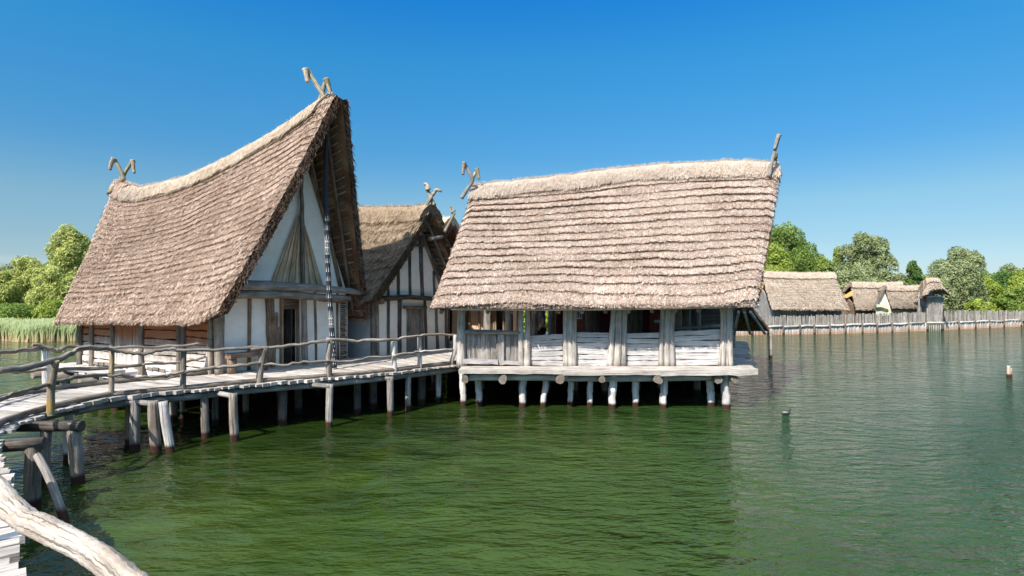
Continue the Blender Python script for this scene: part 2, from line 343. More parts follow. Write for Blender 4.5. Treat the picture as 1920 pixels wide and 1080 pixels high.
def thatch(name, S, nu, K, t, amp, mat, parent, straws=20000, seed=0, perK=12, sw=.018, sl=.16, under=None, fringe=1.0, wob=.35, cut=.85):
    """a thatched slope: S(u,v) is its underside, u along the eave, v up; laid in K courses whose butts step out by amp"""
    R = np.random.default_rng(seed); nv = K*perK+1
    u = np.linspace(0, 1, nu); v = np.linspace(0, 1, nv); U, Vv = np.meshgrid(u, v, indexing='ij')
    P = S(U, Vv); du = np.gradient(P, axis=0); dv = np.gradient(P, axis=1); n = nrm(np.cross(du, dv))
    if n[..., 2].mean() < 0: n = -n; fl = True
    else: fl = False
    lu = np.linalg.norm(P[-1, 0]-P[0, 0]); lv = np.linalg.norm(P[nu//2, -1]-P[nu//2, 0])
    ci0 = np.floor(Vv*K); c = Vv*K+wob*(vn(U*lu*.45, Vv*lv*.25, seed)-.5)*1.3+.28*wob*(vn(U*lu*1.7, Vv*lv*.8, seed+1)-.5)+.07*(vn(U*lu*6, ci0*3.1, seed+2)-.5)
    ci = np.floor(c); f = c-ci
    a = amp*(.25+1.3*vn(U*lu*.8+ci*7.3, ci*3.77, seed+3))
    h = t+a*((1-f)**1.15-.35)
    h += .05*(vn(U*lu*1.1, Vv*lv*1.1, seed+4)-.5)+.014*(vn(U*lu*9, Vv*lv*9, seed+5)-.5)+.016*(R.random(U.shape)-.5)
    h *= np.clip(.8+Vv*lv*2.5, 0, 1)
    e = np.minimum(U, 1-U)*lu; h *= np.clip(.7+e*2.2, 0, 1)
    T = P+n*h[..., None]-nrm(dv)*(cut*h*np.clip(1-Vv*lv/.5, 0, 1))[..., None]
    # pull butts slightly down the slope so courses overhang
    T = T-nrm(dv)*(np.clip(.12-f, 0, .12)*.35*amp/.06)[..., None]*np.minimum(1, Vv*20)[..., None]
    V = [T.reshape(-1, 3)]; Q = [grid_quads(nu, nv, 0, fl)]; tn = [(.5+.5*(vn(U*lu*.6, Vv*lv*.9, seed+2)-.5)+.25*(R.random(U.shape)-.5)-.12*(f > .93)).ravel()]  # last tint term darkens course tops: crease shade painted into the colour
    # skirts
    off = nu*nv
    for A, B, ta in ((T[0], P[0], 0), (T[-1], P[-1], 1), (T[:, 0], P[:, 0], 1), (T[:, -1], P[:, -1], 0)):
        m = len(A); kk = np.linspace(0, 1, 5)[:, None, None]; G = A[None]*(1-kk)+B[None]*kk
        G[1:4] += (R.random(G[1:4].shape)-.5)*.05
        V.append(G.reshape(-1, 3)); Q.append(grid_quads(5, m, off)); tn.append(R.random(5*m)*.5-.55); off += 5*m
    if straws:
        m = int(straws); iu = R.integers(0, nu, m); iv = R.integers(0, nv, m)
        b = T[iu, iv]; nn = n[iu, iv]; d = -nrm(dv[iu, iv]); s_ = nrm(np.cross(d, nn))
        L = sl*(.4+R.random(m)); dd = nrm(d+s_*(R.random(m)-.5)[:, None]*1.1+nn*(R.random(m)*.25)[:, None])
        tp = b+dd*L[:, None]; sd = nrm(np.cross(dd, nn+(R.random((m, 3))-.5)*.8))*(sw*(.4+.8*R.random(m)))[:, None]
        a1, q1, t1 = blades(b+nn*.005, tp+nn*.012, sd, R.random(m)**1.0*1.0); V.append(a1); Q.append(q1+off); tn.append(t1); off += len(a1)
        # eave fringe
        m = int(lu*320*fringe); iu = R.integers(0, nu, m); k = R.random(m)[:, None]
        if m:
            b = T[iu, 0]*(1-k*.3)+P[iu, 0]*k*.3+nrm(dv[iu, 0])*.06; nn = n[iu, 0]; d = -nrm(dv[iu, 0])+np.array([0, 0, -.25]); s_ = nrm(np.cross(d, nn))
            dd = nrm(d+s_*(R.random(m)-.5)[:, None]*.5); tp = b+dd*(.05+.07*R.random(m))[:, None]
            a1, q1, t1 = blades(b, tp, s_*(sw*.7), .2+.8*R.random(m)); V.append(a1); Q.append(q1+off); tn.append(t1); off += len(a1)
        # ragged gable edges
        for e_, sg in ((0, -1), (-1, 1)):
            m = int(lv*160*fringe); iv = R.integers(0, nv, m); k = R.random(m)[:, None]
            if not m: continue
            b = T[e_, iv]*(1-k)+P[e_, iv]*k; dU = nrm(du[e_, iv])*sg; d = -nrm(dv[e_, iv]); nn = n[e_, iv]
            dd = nrm(d*1.0+dU*(R.random(m)*.8+.1)[:, None]+nn*(R.random(m)-.5)[:, None]*.5); tp = b+dd*(.05+.12*R.random(m))[:, None]
            a1, q1, t1 = blades(b, tp, nrm(np.cross(dd, dU))*(sw*.8), R.random(m)*.8); V.append(a1); Q.append(q1+off); tn.append(t1*.7-.35); off += len(a1)
    o = build_np(name, np.concatenate(V), np.concatenate(Q), mat, parent, np.concatenate(tn))
    # underside sheet
    uu, vv = np.meshgrid(np.linspace(0.001, .999, 40), np.linspace(.001, .999, 24), indexing='ij'); G = S(uu, vv)
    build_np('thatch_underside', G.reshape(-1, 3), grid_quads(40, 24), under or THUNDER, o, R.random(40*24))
    return o
def ridge_cap(name, Rf, E1, E2, mat, parent, t, L, nu=160, seed=0, straws=8000, u0=0, u1=1, sw=.016, bulge=.10, wave=.05):
    """straw saddle over the ridge: Rf(u) ridge of the underside, E1/E2(u) the two eaves"""
    R = np.random.default_rng(seed); u = np.linspace(u0, u1, nu); r = Rf(u); d1 = nrm(E1(u)-r); d2 = nrm(E2(u)-r)
    ax = nrm(np.gradient(r, axis=0)); n1 = np.cross(ax, d1); n1 *= np.sign(n1[:, 2:3]); n2 = np.cross(ax, d2); n2 *= np.sign(n2[:, 2:3]); n1 = nrm(n1); n2 = nrm(n2)
    nw = 25; ww = np.linspace(-1, 1, nw); Ls = L*(1+wave*4*(vn(u*9, u*0, seed)-.5))[:, None]
    top = r+np.array([0, 0, 1])*(t*1.15+bulge)
    a = r+d1*Ls+n1*(t+.075); b = r+d2*Ls+n2*(t+.075); G = np.empty((nu, nw, 3))
    for j, q in enumerate(ww):
        k = (q+1)/2; ctrl = top*1.5-(a+b)*.25+ (top-(a+b)*.5)*.35
        G[:, j] = a*(1-k)**2+ctrl*2*k*(1-k)+b*k*k
    G += (R.random(G.shape)-.5)*.02+(.06*(vn(np.repeat(u[:, None], nw, 1)*40, ww[None]*3+0*u[:, None], seed)-.5))[..., None]*np.array([0, 0, 1])
    V = [G.reshape(-1, 3)]; Q = [grid_quads(nu, nw)]; tn = [(.45+.3*R.random(nu*nw))]; off = nu*nw
    for A, dn in ((G[:, 0], -n1*.11), (G[:, -1], -n2*.11)):
        GG = np.stack([A, A+dn]); V.append(GG.reshape(-1, 3)); Q.append(grid_quads(2, nu, off)); tn.append(np.zeros(2*nu)+.2); off += 2*nu
    for e_ in (0, -1):
        GG = np.stack([G[e_], np.repeat(r[e_][None], nw, 0)]); V.append(GG.reshape(-1, 3)); Q.append(grid_quads(2, nw, off)); tn.append(np.zeros(2*nw)+.3); off += 2*nw
    m = straws; iu = R.integers(0, nu, m); iw = R.integers(0, nw, m); left = iw < nw//2
    b_ = G[iu, iw]; d = np.where(left[:, None], d1[iu], d2[iu]); nn = np.where(left[:, None], n1[iu], n2[iu])
    dd = nrm(d+ax[iu]*(R.random(m)-.5)[:, None]*.35+nn*(R.random(m)*.12)[:, None]); tp = b_+dd*(.06+.13*R.random(m))[:, None]
    a1, q1, t1 = blades(b_+nn*.008, tp+nn*.01, nrm(np.cross(dd, nn))*sw*.7, .2+.8*R.random(m)); V.append(a1); Q.append(q1+off); tn.append(t1); off += len(a1)
    m = int(straws*.18); iu = R.integers(0, nu, m); b_ = G[iu, nw//2]+(R.random((m, 3))-.5)*.05
    dd = nrm(np.array([0, 0, 1.])+(R.random((m, 3))-.5)*1.2); tp = b_+dd*(.04+.09*R.random(m)**2)[:, None]
    a1, q1, t1 = blades(b_, tp, nrm(np.cross(dd, np.array([.3, 1, 0])))*sw*.6, .4+.6*R.random(m)); V.append(a1); Q.append(q1+off); tn.append(t1)
    return build_np(name, np.concatenate(V), np.concatenate(Q), mat, parent, np.concatenate(tn))
def crv(us, pts):
    us = np.array(us, float); pts = np.array([list(p) for p in pts], float)
    def f(u):
        u = np.asarray(u, float); return np.stack([np.interp(u, us, pts[:, i]) for i in range(3)], -1)
    def g(u):       # light smoothing
        return (f(np.clip(np.asarray(u)-.05, 0, 1))+2*f(u)+f(np.clip(np.asarray(u)+.05, 0, 1)))/4 if len(us) > 2 else f(u)
    def gg(u):
        u = np.asarray(u, float); k = np.clip(np.minimum(u, 1-u)/.05, 0, 1)[..., None]; return f(u)*(1-k)+g(u)*k
    return gg
def ruled(E, Rr, sag=0.0):
    def S(U, V):
        e = E(U); r = Rr(U); P = e+(r-e)*V[..., None]
        if sag: P[..., 2] -= sag*4*V*(1-V)
        return P
    return S
def horn(parent, D, pts, heads, r=.07, mat=None):
    r = r*.8
    """a gable board rising over the ridge with a carved head hanging from its tip"""
    m = mat or HORNW; o = MB().tube([Pd(*p, D) for p in pts], [r*1.15, r*.85], 7, .12).build('gable_horn', m, parent)
    if heads: MB().tube([Pd(*p, D-.06) for p in heads], [r*1.45, r*1.0, r*.8][:len(heads)], 7, .12).build('carved_head', m, o)

exec_order = []
# ================================================================== WATER, LAND
def sheet(name, x0, x1, y0, y1, z, mat, label, cat=None):
    m = MB(); m.add([(x0, y0, z), (x1, y0, z), (x1, y1, z), (x0, y1, z)], [(0, 1, 2, 3)], .5, [(0, 0, 0)]*4)
    return tag(m.build(name, mat), label, None, None, 'structure')
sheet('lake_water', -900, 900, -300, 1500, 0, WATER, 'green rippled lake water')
def land(name, ring, z, label):
    m = MB(); m.poly([(x, y, z) for x, y in ring], (0, 0, -1.2)); return tag(m.build(name, GROUND), label, None, None, 'structure')
land('left_bank', [(-120, 30), (-60, 37.2), (-26, 38.6), (-20, 41), (-8, 60), (10, 75), (10, 400), (-400, 400), (-400, 20)], .18, 'grassy lake bank behind the reeds')
land('right_bank', [(10, 75), (22, 47), (36, 52), (52, 54.5), (75, 52), (400, 40), (400, 400), (10, 400)], .22, 'low shore behind the palisade')

# ================================================================== generic pieces
AX = np.array([-.874, .487, 0.]); NB = np.array([-.487, -.874, 0.])     # house axis (away from gable), outward normal of the near side
def V3(a): return Vector([float(q) for q in a])
class Gable:
    """gable wall from A (near corner) to B, axis AX"""
    def __init__(s, A, B): s.A = np.array([*A, 0.]); s.B = np.array([*B, 0.]); s.d = s.B-s.A; s.w = np.linalg.norm(s.d); s.dn = s.d/s.w; s.no = np.array([s.dn[1], -s.dn[0], 0.])
    def t(s, px):
        k = (px-CX)/F; return (k*s.A[1]-s.A[0])/(s.d[0]-k*s.d[1])
    def P(s, t, z, o=0.0): q = s.A+s.d*t+s.no*o; return Vector((q[0], q[1], z))
    def px(s, px, z, o=0.0): return s.P(s.t(px), z, o)
    def z(s, px, py, o=0.0):
        q = s.P(s.t(px), 0, o); return H-(py-YH)/F*q.y
    def at(s, px, py, o=0.0): return s.px(px, s.z(px, py, o), o)
def side(base, s, z, o=0.0): q = base+AX*s+NB*o; return Vector((q[0], q[1], z))
def side_s(base, px, o=0.0):
    b = base+NB*o; k = (px-CX)/F; return (b[0]-k*b[1])/(k*AX[1]-AX[0])
def slab(mb, g, pts, o0, th):       # pts [(t,z)]
    mb.poly([g.P(t, z, o0) for t, z in pts], V3(g.no)*(-th))
def piles(parent, spots, r=.11, mat=None, top=DECK-.18, lean=.03):
    for x, y in spots:
        rr = r*rnd.uniform(.8, 1.2)
        MB().tube([(x+rnd.uniform(-1, 1)*lean, y, -1.0), (x, y, .4), (x+rnd.uniform(-1, 1)*lean, y+rnd.uniform(-1, 1)*lean, top)], [rr*1.05, rr, rr*.95], 9, .09, 3).build('pile', mat or ROUGHW, parent)
def planks_between(mb, I, O, w=.17, z=DECK, th=.07, over=(.0, .12), jit=.015, gap=.018, dz=.012):
    """lay planks across a walkway given matched inner and outer edge curves"""
    I = [Vector((*p, z)) for p in I]; O = [Vector((*p, z)) for p in O]
    L = sum((O[i+1]-O[i]).length for i in range(len(O)-1)); Li = sum((I[i+1]-I[i]).length for i in range(len(I)-1))
    n = int(max(L, Li)/w)
    def at(C_, tot, s):
        for i in range(len(C_)-1):
            l = (C_[i+1]-C_[i]).length
            if s <= l or i == len(C_)-2: return C_[i].lerp(C_[i+1], min(1, s/max(l, 1e-6)))
            s -= l
    # stations matched by segment index so that fans stay regular
    st = []
    for i in range(len(O)-1):
        l = max((O[i+1]-O[i]).length, (I[i+1]-I[i]).length); k = max(1, round(l/w))
        for j in range(k): st.append((I[i].lerp(I[i+1], j/k), O[i].lerp(O[i+1], j/k)))
    st.append((I[-1], O[-1]))
    for (a, b), (c, d) in zip(st, st[1:]):
        p0 = (a+c)/2; p1 = (b+d)/2; dr = (p1-p0).normalized(); wd0 = max((c-a).length, .05); wd1 = max((d-b).length, .05)
        wv = (c-a+d-b); wv.z = 0; wv = wv-dr*wv.dot(dr)
        if wv.length < .01: continue
        W0 = max(wd0, wd1)-gap; zz = rnd.uniform(-dz, dz)
        mb.bar(p0-dr*rnd.uniform(*over)+Vector((0, 0, zz-th/2)), p1+dr*rnd.uniform(*over)+Vector((0, 0, rnd.uniform(-dz, dz)-th/2)), wv.normalized()*max(W0, .05), Vector((0, 0, th)), 5, jit, taper=min(max((wd1-gap)/W0 if wd0 > wd1 else 1, .3), 1))
    return mb

# ================================================================== LEFT HOUSE
lh = empty('stilt_house', (-8.5, 17, 0), 'tallest stilt house with sweeping thatched roof, boarded triangle in its gable and painted pole', 'stilt house', 'thatched stilt houses joined by the walkway')
g = Gable((-7.46, 14.8), (-5.16, 18.2)); A = g.A; SL = 6.57; RT = .34
T0 = .6; mid = A+g.d*T0
def rid(s, z): q = mid+AX*s; return [q[0], q[1], z]
Rl = crv([0, .06, .15, .27, .38, .5, .62, .75, .87, .95, 1], [rid(-1.66, 8.42), rid(-.9, 8.12), rid(.06, 7.78), rid(1.4, 7.38), rid(2.66, 7.09), rid(4.2, 6.76), rid(5.6, 6.56), rid(7.1, 6.46), rid(8.1, 6.44), rid(9.0, 6.62), rid(9.45, 6.86)])
def evn(s, z, o=.32): q = A+NB*o+AX*s; return [q[0], q[1], z]
def evf(s, z, o=.4): q = g.B-NB*o+AX*s; return [q[0], q[1], z]
En = crv([0, .03, .12, .5, 1], [evn(-1.0, 2.72), evn(-.75, 2.58), evn(-.1, 2.47), evn(2.6, 2.36), evn(6.85, 2.22)])
Ef = crv([0, .5, 1], [evf(-.35, 2.4), evf(3, 2.35), evf(6.4, 2.3)])
r1 = thatch('thatch_roof', ruled(En, Rl, .12), 460, 26, RT, .04, THATCH, lh, 95000, 1, sl=.075, sw=.012, wob=.5)
tag(r1, 'near roof slope laid in fine courses')
r2 = thatch('thatch_roof', ruled(Ef, Rl, .05), 120, 20, RT, .055, THATCH, lh, 5000, 2)
ridge_cap('ridge_cap', Rl, En, Ef, STRAW, r1, RT, .46, 300, 3, 12000, .03, .80, sw=.011, bulge=.05, wave=.12)
ridge_cap('ridge_cap', Rl, En, Ef, PALETH, r1, RT, .40, 60, 5, 4000, .80, .94, sw=.011, bulge=.04)
ridge_cap('ridge_cap', Rl, En, Ef, THATCH, r1, RT, .40, 60, 4, 2500, .93, 1, bulge=.06)
# battens and poles under the far slope, seen below the gable
Sf = ruled(Ef, Rl, .05); Sn = ruled(En, Rl, .12)
def under(S, u, v, d=.05, sgn=1):
    e = 1e-3; p = S(np.array([u]), np.array([v]))[0]; a = S(np.array([u+e]), np.array([v]))[0]-p; b = S(np.array([u]), np.array([v+e]))[0]-p
    n = np.cross(a, b); n /= np.linalg.norm(n); n = n if n[2] < 0 else -n
    return Vector(p+n*d)
for k in range(26):
    v = .03+k*.037+rnd.uniform(-.006, .006); m = MB(); m.tube([under(Sf, .012+rnd.random()*.01, v, .035), under(Sf, .1, v+.004, .03), under(Sf, .24, v, .035)], .022, 6, .1, 2); m.build('roof_batten', ROUGHW, r2)
for u, r in ((.05, .055), (.12, .05)):
    MB().tube([under(Sf, u, .02, .09), under(Sf, u, .5, .08), under(Sf, u, .97, .09)], r, 7, .08, 4, wob=.01).build('rafter', BROWNW, r2)
    MB().tube([under(Sn, u, .02, .09), under(Sn, u, .5, .08), under(Sn, u, .97, .09)], r, 7, .08, 4, wob=.01).build('rafter', BROWNW, r1)
for k in range(22):
    v = .05+k*.043; MB().tube([under(Sn, .006, v, .035), under(Sn, .2, v, .035)], .02, 6, .1, 1).build('roof_batten', DARKW, r1)

# gable wall (lower storey plaster bays, door opening, triangle)
ta = g.t; zb = DECK-.15; zt = 3.25
wall = MB()
d0, d1 = ta(527), ta(560); zl = g.z(540, 577)
slab(wall, g, [(0, zb), (d0, zb), (d0, zt), (0, zt)], 0, .16)
slab(wall, g, [(d1, zb), (1.0, zb), (1.0, zt), (d1, zt)], 0, .16)
slab(wall, g, [(d0, zl), (d1, zl), (d1, zt), (d0, zt)], 0, .16)
slab(wall, g, [(0.02, zt), (1.0, zt), (T0+.04, 7.2), (T0-.04, 7.2)], 0, .16)
gw = wall.build('gable_wall', PLASTER, lh)
# side and back walls
def wall_box(name, p, q, z0, z1, th, mat, parent):
    p = np.array(p, float); q = np.array(q, float); d = (q-p)/np.linalg.norm(q-p); n = np.array([d[1], -d[0], 0])
    return MB().poly([(p[0], p[1], z0), (q[0], q[1], z0), (q[0], q[1], z1), (p[0], p[1], z1)], V3(n)*th).build(name, mat, parent)
Cc = A+AX*SL; Dd = g.B+AX*SL
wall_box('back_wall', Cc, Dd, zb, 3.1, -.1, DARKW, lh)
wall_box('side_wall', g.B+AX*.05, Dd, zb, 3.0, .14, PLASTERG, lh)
for p_, q_ in ((Cc-AX*.3, Dd-AX*.3), (g.B+AX*1.2, Dd)): wall_box('reflection_blocker', p_, q_, -.5, DECK-.15, .06, DARKW, lh)  # board skirts added under the floor to block bright reflections in the water
# near side: board bays between posts
bp = [156, 178, 217, 271, 348, 401]; ss = [side_s(A, p) for p in bp]
sw_ = empty('side_wall', lh.location); sw_.parent = lh; sw_.location = (0, 0, 0)
def boards(mb, p0, p1, z0, z1, n, out, th=.06, jit=.013):
    """horizontal split boards stacked between p0 and p1"""
    zs = [z0]
    for i in range(n): zs.append(zs[-1]+(z1-z0)/n*rnd.uniform(.85, 1.15))
    sc = (z1-z0)/(zs[-1]-z0); zs = [z0+(q-z0)*sc for q in zs]
    for a, b in zip(zs, zs[1:]):
        o = Vector(out)*rnd.uniform(-.012, .02); tl = rnd.uniform(-.015, .015)
        q0 = Vector(p0)+o; q1 = Vector(p1)+o; q0.z = (a+b)/2+tl; q1.z = (a+b)/2-tl
        mb.bar(q0, q1, Vector((0, 0, b-a-.03)), Vector(out)*th, 8, jit)
def side_board_bay(s0, s1, n, name='board_panel'):
    mb = MB(); boards(mb, side(A, s0, 0, .02), side(A, s1, 0, .02), .82, 2.75, n, V3(NB)); mb.build(name, SIDEW, sw_)
side_board_bay(ss[1]+.05, ss[0], 9); side_board_bay(ss[2]+.05, ss[1], 9); side_board_bay(ss[4]+.05, ss[3]-.05, 9); side_board_bay(ss[5]+.05, ss[4], 10)
mb = MB(); n = 9; s0, s1 = ss[3]+.02, ss[2]-.02
for i in range(n):
    s = s0+(s1-s0)*(i+.5)/n; mb.bar(side(A, s, .84, .03+rnd.random()*.02), side(A, s, 2.8, .03), V3(AX)*((s1-s0)/n-.012), V3(NB)*.05, 5, .008)
tag(mb.build('side_door', SIDEW, sw_), 'orange weathered door of upright boards')
for i, s in enumerate(ss):
    for k in ((0,) if i not in (4,) else (-.05, .13)):
        MB().tube([side(A, s+k, .75, .1), side(A, s+k, 1.8, .09), side(A, s+k, 2.85, .09)], rnd.uniform(.06, .075) if i else .085, 8, .1, 3).build('wall_post', ROUGHW, lh)
# corner and gable posts
def gpost(px, w, z0, z1, o=.04, mat=ROUGHW, px2=None, name='wall_post', r=None, wob=.012):
    a = g.px(px, z0, o); b = g.px(px2 or px, z1, o)
    mdl = a.lerp(b, .5)+Vector((rnd.uniform(-wob, wob), rnd.uniform(-wob, wob), 0))
    return MB().tube([a, mdl, b], w, 9, .1, 4).build(name, mat, lh)
gpost(407, .125, DECK-.02, 3.2, .1, ROUGHW)
for px, w_, m_, p2 in ((466, .05, BROWNW, 467), (592, .035, BROWNW, 589), (633, .04, BROWNW, 632)): gpost(px, w_, DECK, 3.15, .02, m_, p2)
mb = MB(); mb.bar(g.px(508, DECK, .03), g.px(504, 3.1, .03), V3(g.dn)*.24, V3(g.no)*.09, 6, .02); mb.build('wattle_patch', BROWNW, gw)
mb = MB(); mb.bar(g.px(519, 1.7, .012), g.px(517, 2.6, .012), V3(g.dn)*.17, V3(g.no)*.05, 5, .05); mb.build('wattle_patch', BROWNW, gw)
# door frame, inner lintel boards, open door leaf, dark room
fr = MB(); fr.bar(g.px(525.5, DECK, .05), g.px(525.5, 3.12, .05), V3(g.dn)*.06, V3(g.no)*.12, 3, .006); fr.bar(g.px(557.5, DECK, .02), g.px(557.5, 3.1, .02), V3(g.dn)*.04, V3(g.no)*.1, 3, .006)
fo = fr.build('door_frame', ORANGEW, lh)
mb = MB()
for k in range(3): mb.bar(g.px(527, 2.98-k*.12, .0-k*.01), g.px(556, 2.98-k*.12, .0-k*.01), Vector((0, 0, .115)), V3(g.no)*.1, 2, .004)
mb.build('lintel_board', BROWNW, fo)
mb = MB()
pA = g.px(555.5, 0, -.2)
for k in range(5):
    q = pA-V3(g.no)*(.09+k*.17); mb.bar((q.x, q.y, DECK), (q.x, q.y, 2.75), V3(g.no)*.16, V3(g.dn)*.04, 3, .005)
mb.build('door_leaf', DARKW, lh)
gpost(563, .085, DECK-.05, 3.12, .22, ROUGHW, 560)
fl = MB(); planks_between(fl, [tuple(A[:2]), tuple(Cc[:2])], [tuple(g.B[:2]), tuple(Dd[:2])], .3, DECK, .08); fl.build('floor', ROUGHW, lh)
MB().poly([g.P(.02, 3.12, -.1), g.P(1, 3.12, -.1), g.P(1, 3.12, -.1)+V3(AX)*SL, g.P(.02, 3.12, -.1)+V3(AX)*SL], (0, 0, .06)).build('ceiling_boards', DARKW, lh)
# broken wattle edge at the far corner
mb = MB()
for k in range(34):
    z = DECK+.02+k*.058; a = g.px(637, z, .02+rnd.random()*.03); b = g.px(647+rnd.uniform(-1, 1.5), z+rnd.uniform(-.02, .02), .0+rnd.random()*.05); mb.tube([a, b], .022, 5, .15, 1)
mb.build('wattle_strip', BROWNW, gw)
mb = MB(); mb.tube([g.px(645, DECK, -.06), g.px(646, 3.1, -.06)], .05, 7, .1, 2); mb.build('wall_post', BROWNW, lh)
# double tie beam
MB().tube([g.at(418, 533, .42), g.at(500, 536, .42), g.at(580, 541, .40), g.at(668, 549, .42)], [.13, .12, .12, .07], 10, .1, 5, wob=.012).build('tie_beam', GREYW, lh)
MB().tube([g.at(415, 551, .36), g.at(520, 553, .36), g.at(640, 560, .34)], [.12, .11, .10], 10, .08, 5, wob=.01).build('tie_beam', ROUGHW, lh)
MB().tube([side(A, .6, 3.0, .1), side(A, -.45, 3.0, .12)], .14, 10, .08, 3).build('wall_plate', ROUGHW, lh)
MB().tube([side(A, 6.8, 2.85, .02), side(A, 3, 2.9, .03), side(A, .4, 2.95, .04)], .1, 9, .08, 3).build('wall_plate', ROUGHW, lh)
MB().tube([g.at(594, 562, .1), g.at(640, 566, .1)], .05, 8, .1, 3).build('collar_beam', BROWNW, lh)
# boarded triangle with king post
tri = MB(); apx, apy = 558, 402
for sgn, xb, nb in ((-1, 503, 9), (1, 604, 7)):
    for k in range(nb):
        f0 = k/nb; f1 = (k+1)/nb
        b0 = 562+(xb-562)*f0; b1 = 562+(xb-562)*f1
        t0 = apy+12+(118*(.25*f0)); xt0 = 560+(xb-562)*f0*.12
        a0 = g.at(b0, 537, .05+.03*(k % 2)); a1 = g.at(b1, 537, .05+.03*(k % 2)); c0 = g.at(560+(xb-562)*f0*.10, apy+2+34*(1-f1)*0, .05+.03*(k % 2)); c1 = g.at(560+(xb-562)*f1*.10, apy+2, .05+.03*(k % 2))
        p0 = (a0+a1)/2; p1 = (c0+c1)/2; wv = (a1-a0); 
        tri.bar(p0, p1, wv*.90, V3(g.no)*.045, 6, .008, taper=.12)
tri.build('gable_boards', TANW, lh)
MB().tube([g.at(563, 540, .14), g.at(561, 430, .13), g.at(561, 326, .11)], [.065, .06, .05], 8, .12, 5, wob=.01).build('king_post', ROUGHW, lh)
# rafter along the far inner edge of the gable
MB().tube([g.at(637, 540, .05), g.at(612, 430, .05), g.at(579, 318, .05)], .06, 8, .1, 5).build('gable_rafter', BROWNW, lh)
MB().tube([g.at(430, 528, .06), g.at(500, 420, .06), g.at(560, 318, .06)], .05, 8, .1, 5).build('gable_rafter', DARKW, lh)
# painted pole from the deck to the peak
pp = [Pd(627, 690, 15.7), Pd(624, 640, 15.75), Pd(617, 545, 15.8), Pd(613, 440, 15.9), Pd(611, 330, 16.0), Pd(613, 225, 16.05)]
pole = MB().tube(pp, [.07, .07, .07, .068, .06, .05], 12, .02, 6).build('painted_pole', PAINTK, lh)
tag(pole, 'tall leaning pole with black and white pattern')
def polept(s):
    s = s*(len(pp)-1); i = min(int(s), len(pp)-2); return pp[i].lerp(pp[i+1], s-i)
pat = MB(); up = []
s = .03; row = 0
def ringpt(s, a, r): p = polept(s); return p+Vector((math.cos(a)*r, math.sin(a)*r, 0))
while s < .66:
    ph = int(row/7) % 2
    rr = .0735 if s < .5 else .0725
    if ph == 0:     # rows of pale triangles
        for k in range(8):
            a = 2*PI*(k+.5*(row % 2))/8; h = .017
            pat.add([ringpt(s, a-.12, rr), ringpt(s, a+.12, rr), ringpt(s+h, a+.02, rr), ringpt(s+h, a-.02, rr)], [(0, 1, 2, 3)], .6, [(0, 0, 0)]*4)
        s += .032
    else:           # narrow bands of lattice
        for k in range(10):
            a = 2*PI*k/10; dd = .2 if row % 2 else -.2
            pat.add([ringpt(s, a-.09, rr), ringpt(s, a+.09, rr), ringpt(s+.006, a+.09+dd, rr), ringpt(s+.006, a-.09+dd, rr)], [(0, 1, 2, 3)], .6, [(0, 0, 0)]*4)
        if row % 3 == 0:
            for k in range(12): pat.add([ringpt(s-.0012, 2*PI*k/12, rr), ringpt(s-.0012, 2*PI*(k+1)/12, rr), ringpt(s+.0006, 2*PI*(k+1)/12, rr), ringpt(s+.0006, 2*PI*k/12, rr)], [(0, 1, 2, 3)], .6, [(0, 0, 0)]*4)
        s += .0075
    row += 1
pat.build('painted_pattern', PAINTW, pole)
# gable horns
horn(lh, 16.3, [(601, 205), (607, 182), (594, 160), (577, 132)], [(573, 129), (575, 142), (577, 155)], .085)
horn(lh, 16.45, [(596, 200), (603, 178), (608, 160), (612, 150)], [(611, 148), (616, 160), (620, 178)], .085)
horn(lh, 21.4, [(236, 345), (230, 330), (222, 312), (214, 297)], [(214, 296), (209, 306), (206, 319)], .08)
horn(lh, 21.5, [(226, 345), (234, 325), (242, 312), (248, 301)], [(249, 300), (250, 311), (252, 325)], .08)
MB().tube([Pd(231, 336, 21.3), Pd(216, 350, 21.0), Pd(204, 364, 20.7)], .08, 7, .1, 3).build('gable_board', LICHENW, lh)
# platform around the near side and its piles
pf = MB()
def sidepf(mb, s0, s1, o0, o1, w=.35, z=DECK-.2, th=.1):
    n = int((s1-s0)/w)
    for i in range(n):
        s = s0+(i+.5)*(s1-s0)/n; mb.bar(side(A, s, z, o0), side(A, s+rnd.uniform(-.1, .1), z, o1+rnd.uniform(-.08, .08)), V3(AX)*(s1-s0)/n*.94, Vector((0, 0, th)), 4, .02)
sidepf(pf, 3.4, 7.2, -.3, .75); pf.bar(side(A, 7.4, DECK-.12, .8), side(A, 3.2, DECK-.12, .62), V3(NB)*.3, (0, 0, .12), 8, .03)
pf.bar(side(A, 3.6, DECK-.38, 1.0), side(A, .3, DECK-.42, .75), V3(NB)*.38, (0, 0, .14), 8, .04)
sidepf(pf, .0, 3.5, -.3, .6, z=DECK-.28)
pf.build('platform', WHITEW, lh)
for s in (7.1, 5.9, 4.4, 3.3, 2.0):
    MB().tube([side(A, s, DECK-.4, -4), side(A, s, DECK-.38, 1.05)], .12, 9, .08, 3).build('floor_beam', ROUGHW, lh)
sp_ = [side(A, s, 0, o) for s in (7.15, 6.5, 5.9, 5.2, 4.5, 3.9, 3.2, 2.3, 1.4, .6) for o in (.72,)]+[side(A, s+rnd.uniform(-.2, .2), 0, -o) for s in (.3, 1.5, 2.8, 4.2, 5.6, 6.8) for o in (.6, 2.2, 3.6)]
piles(lh, [(p.x, p.y) for p in sp_], .10)

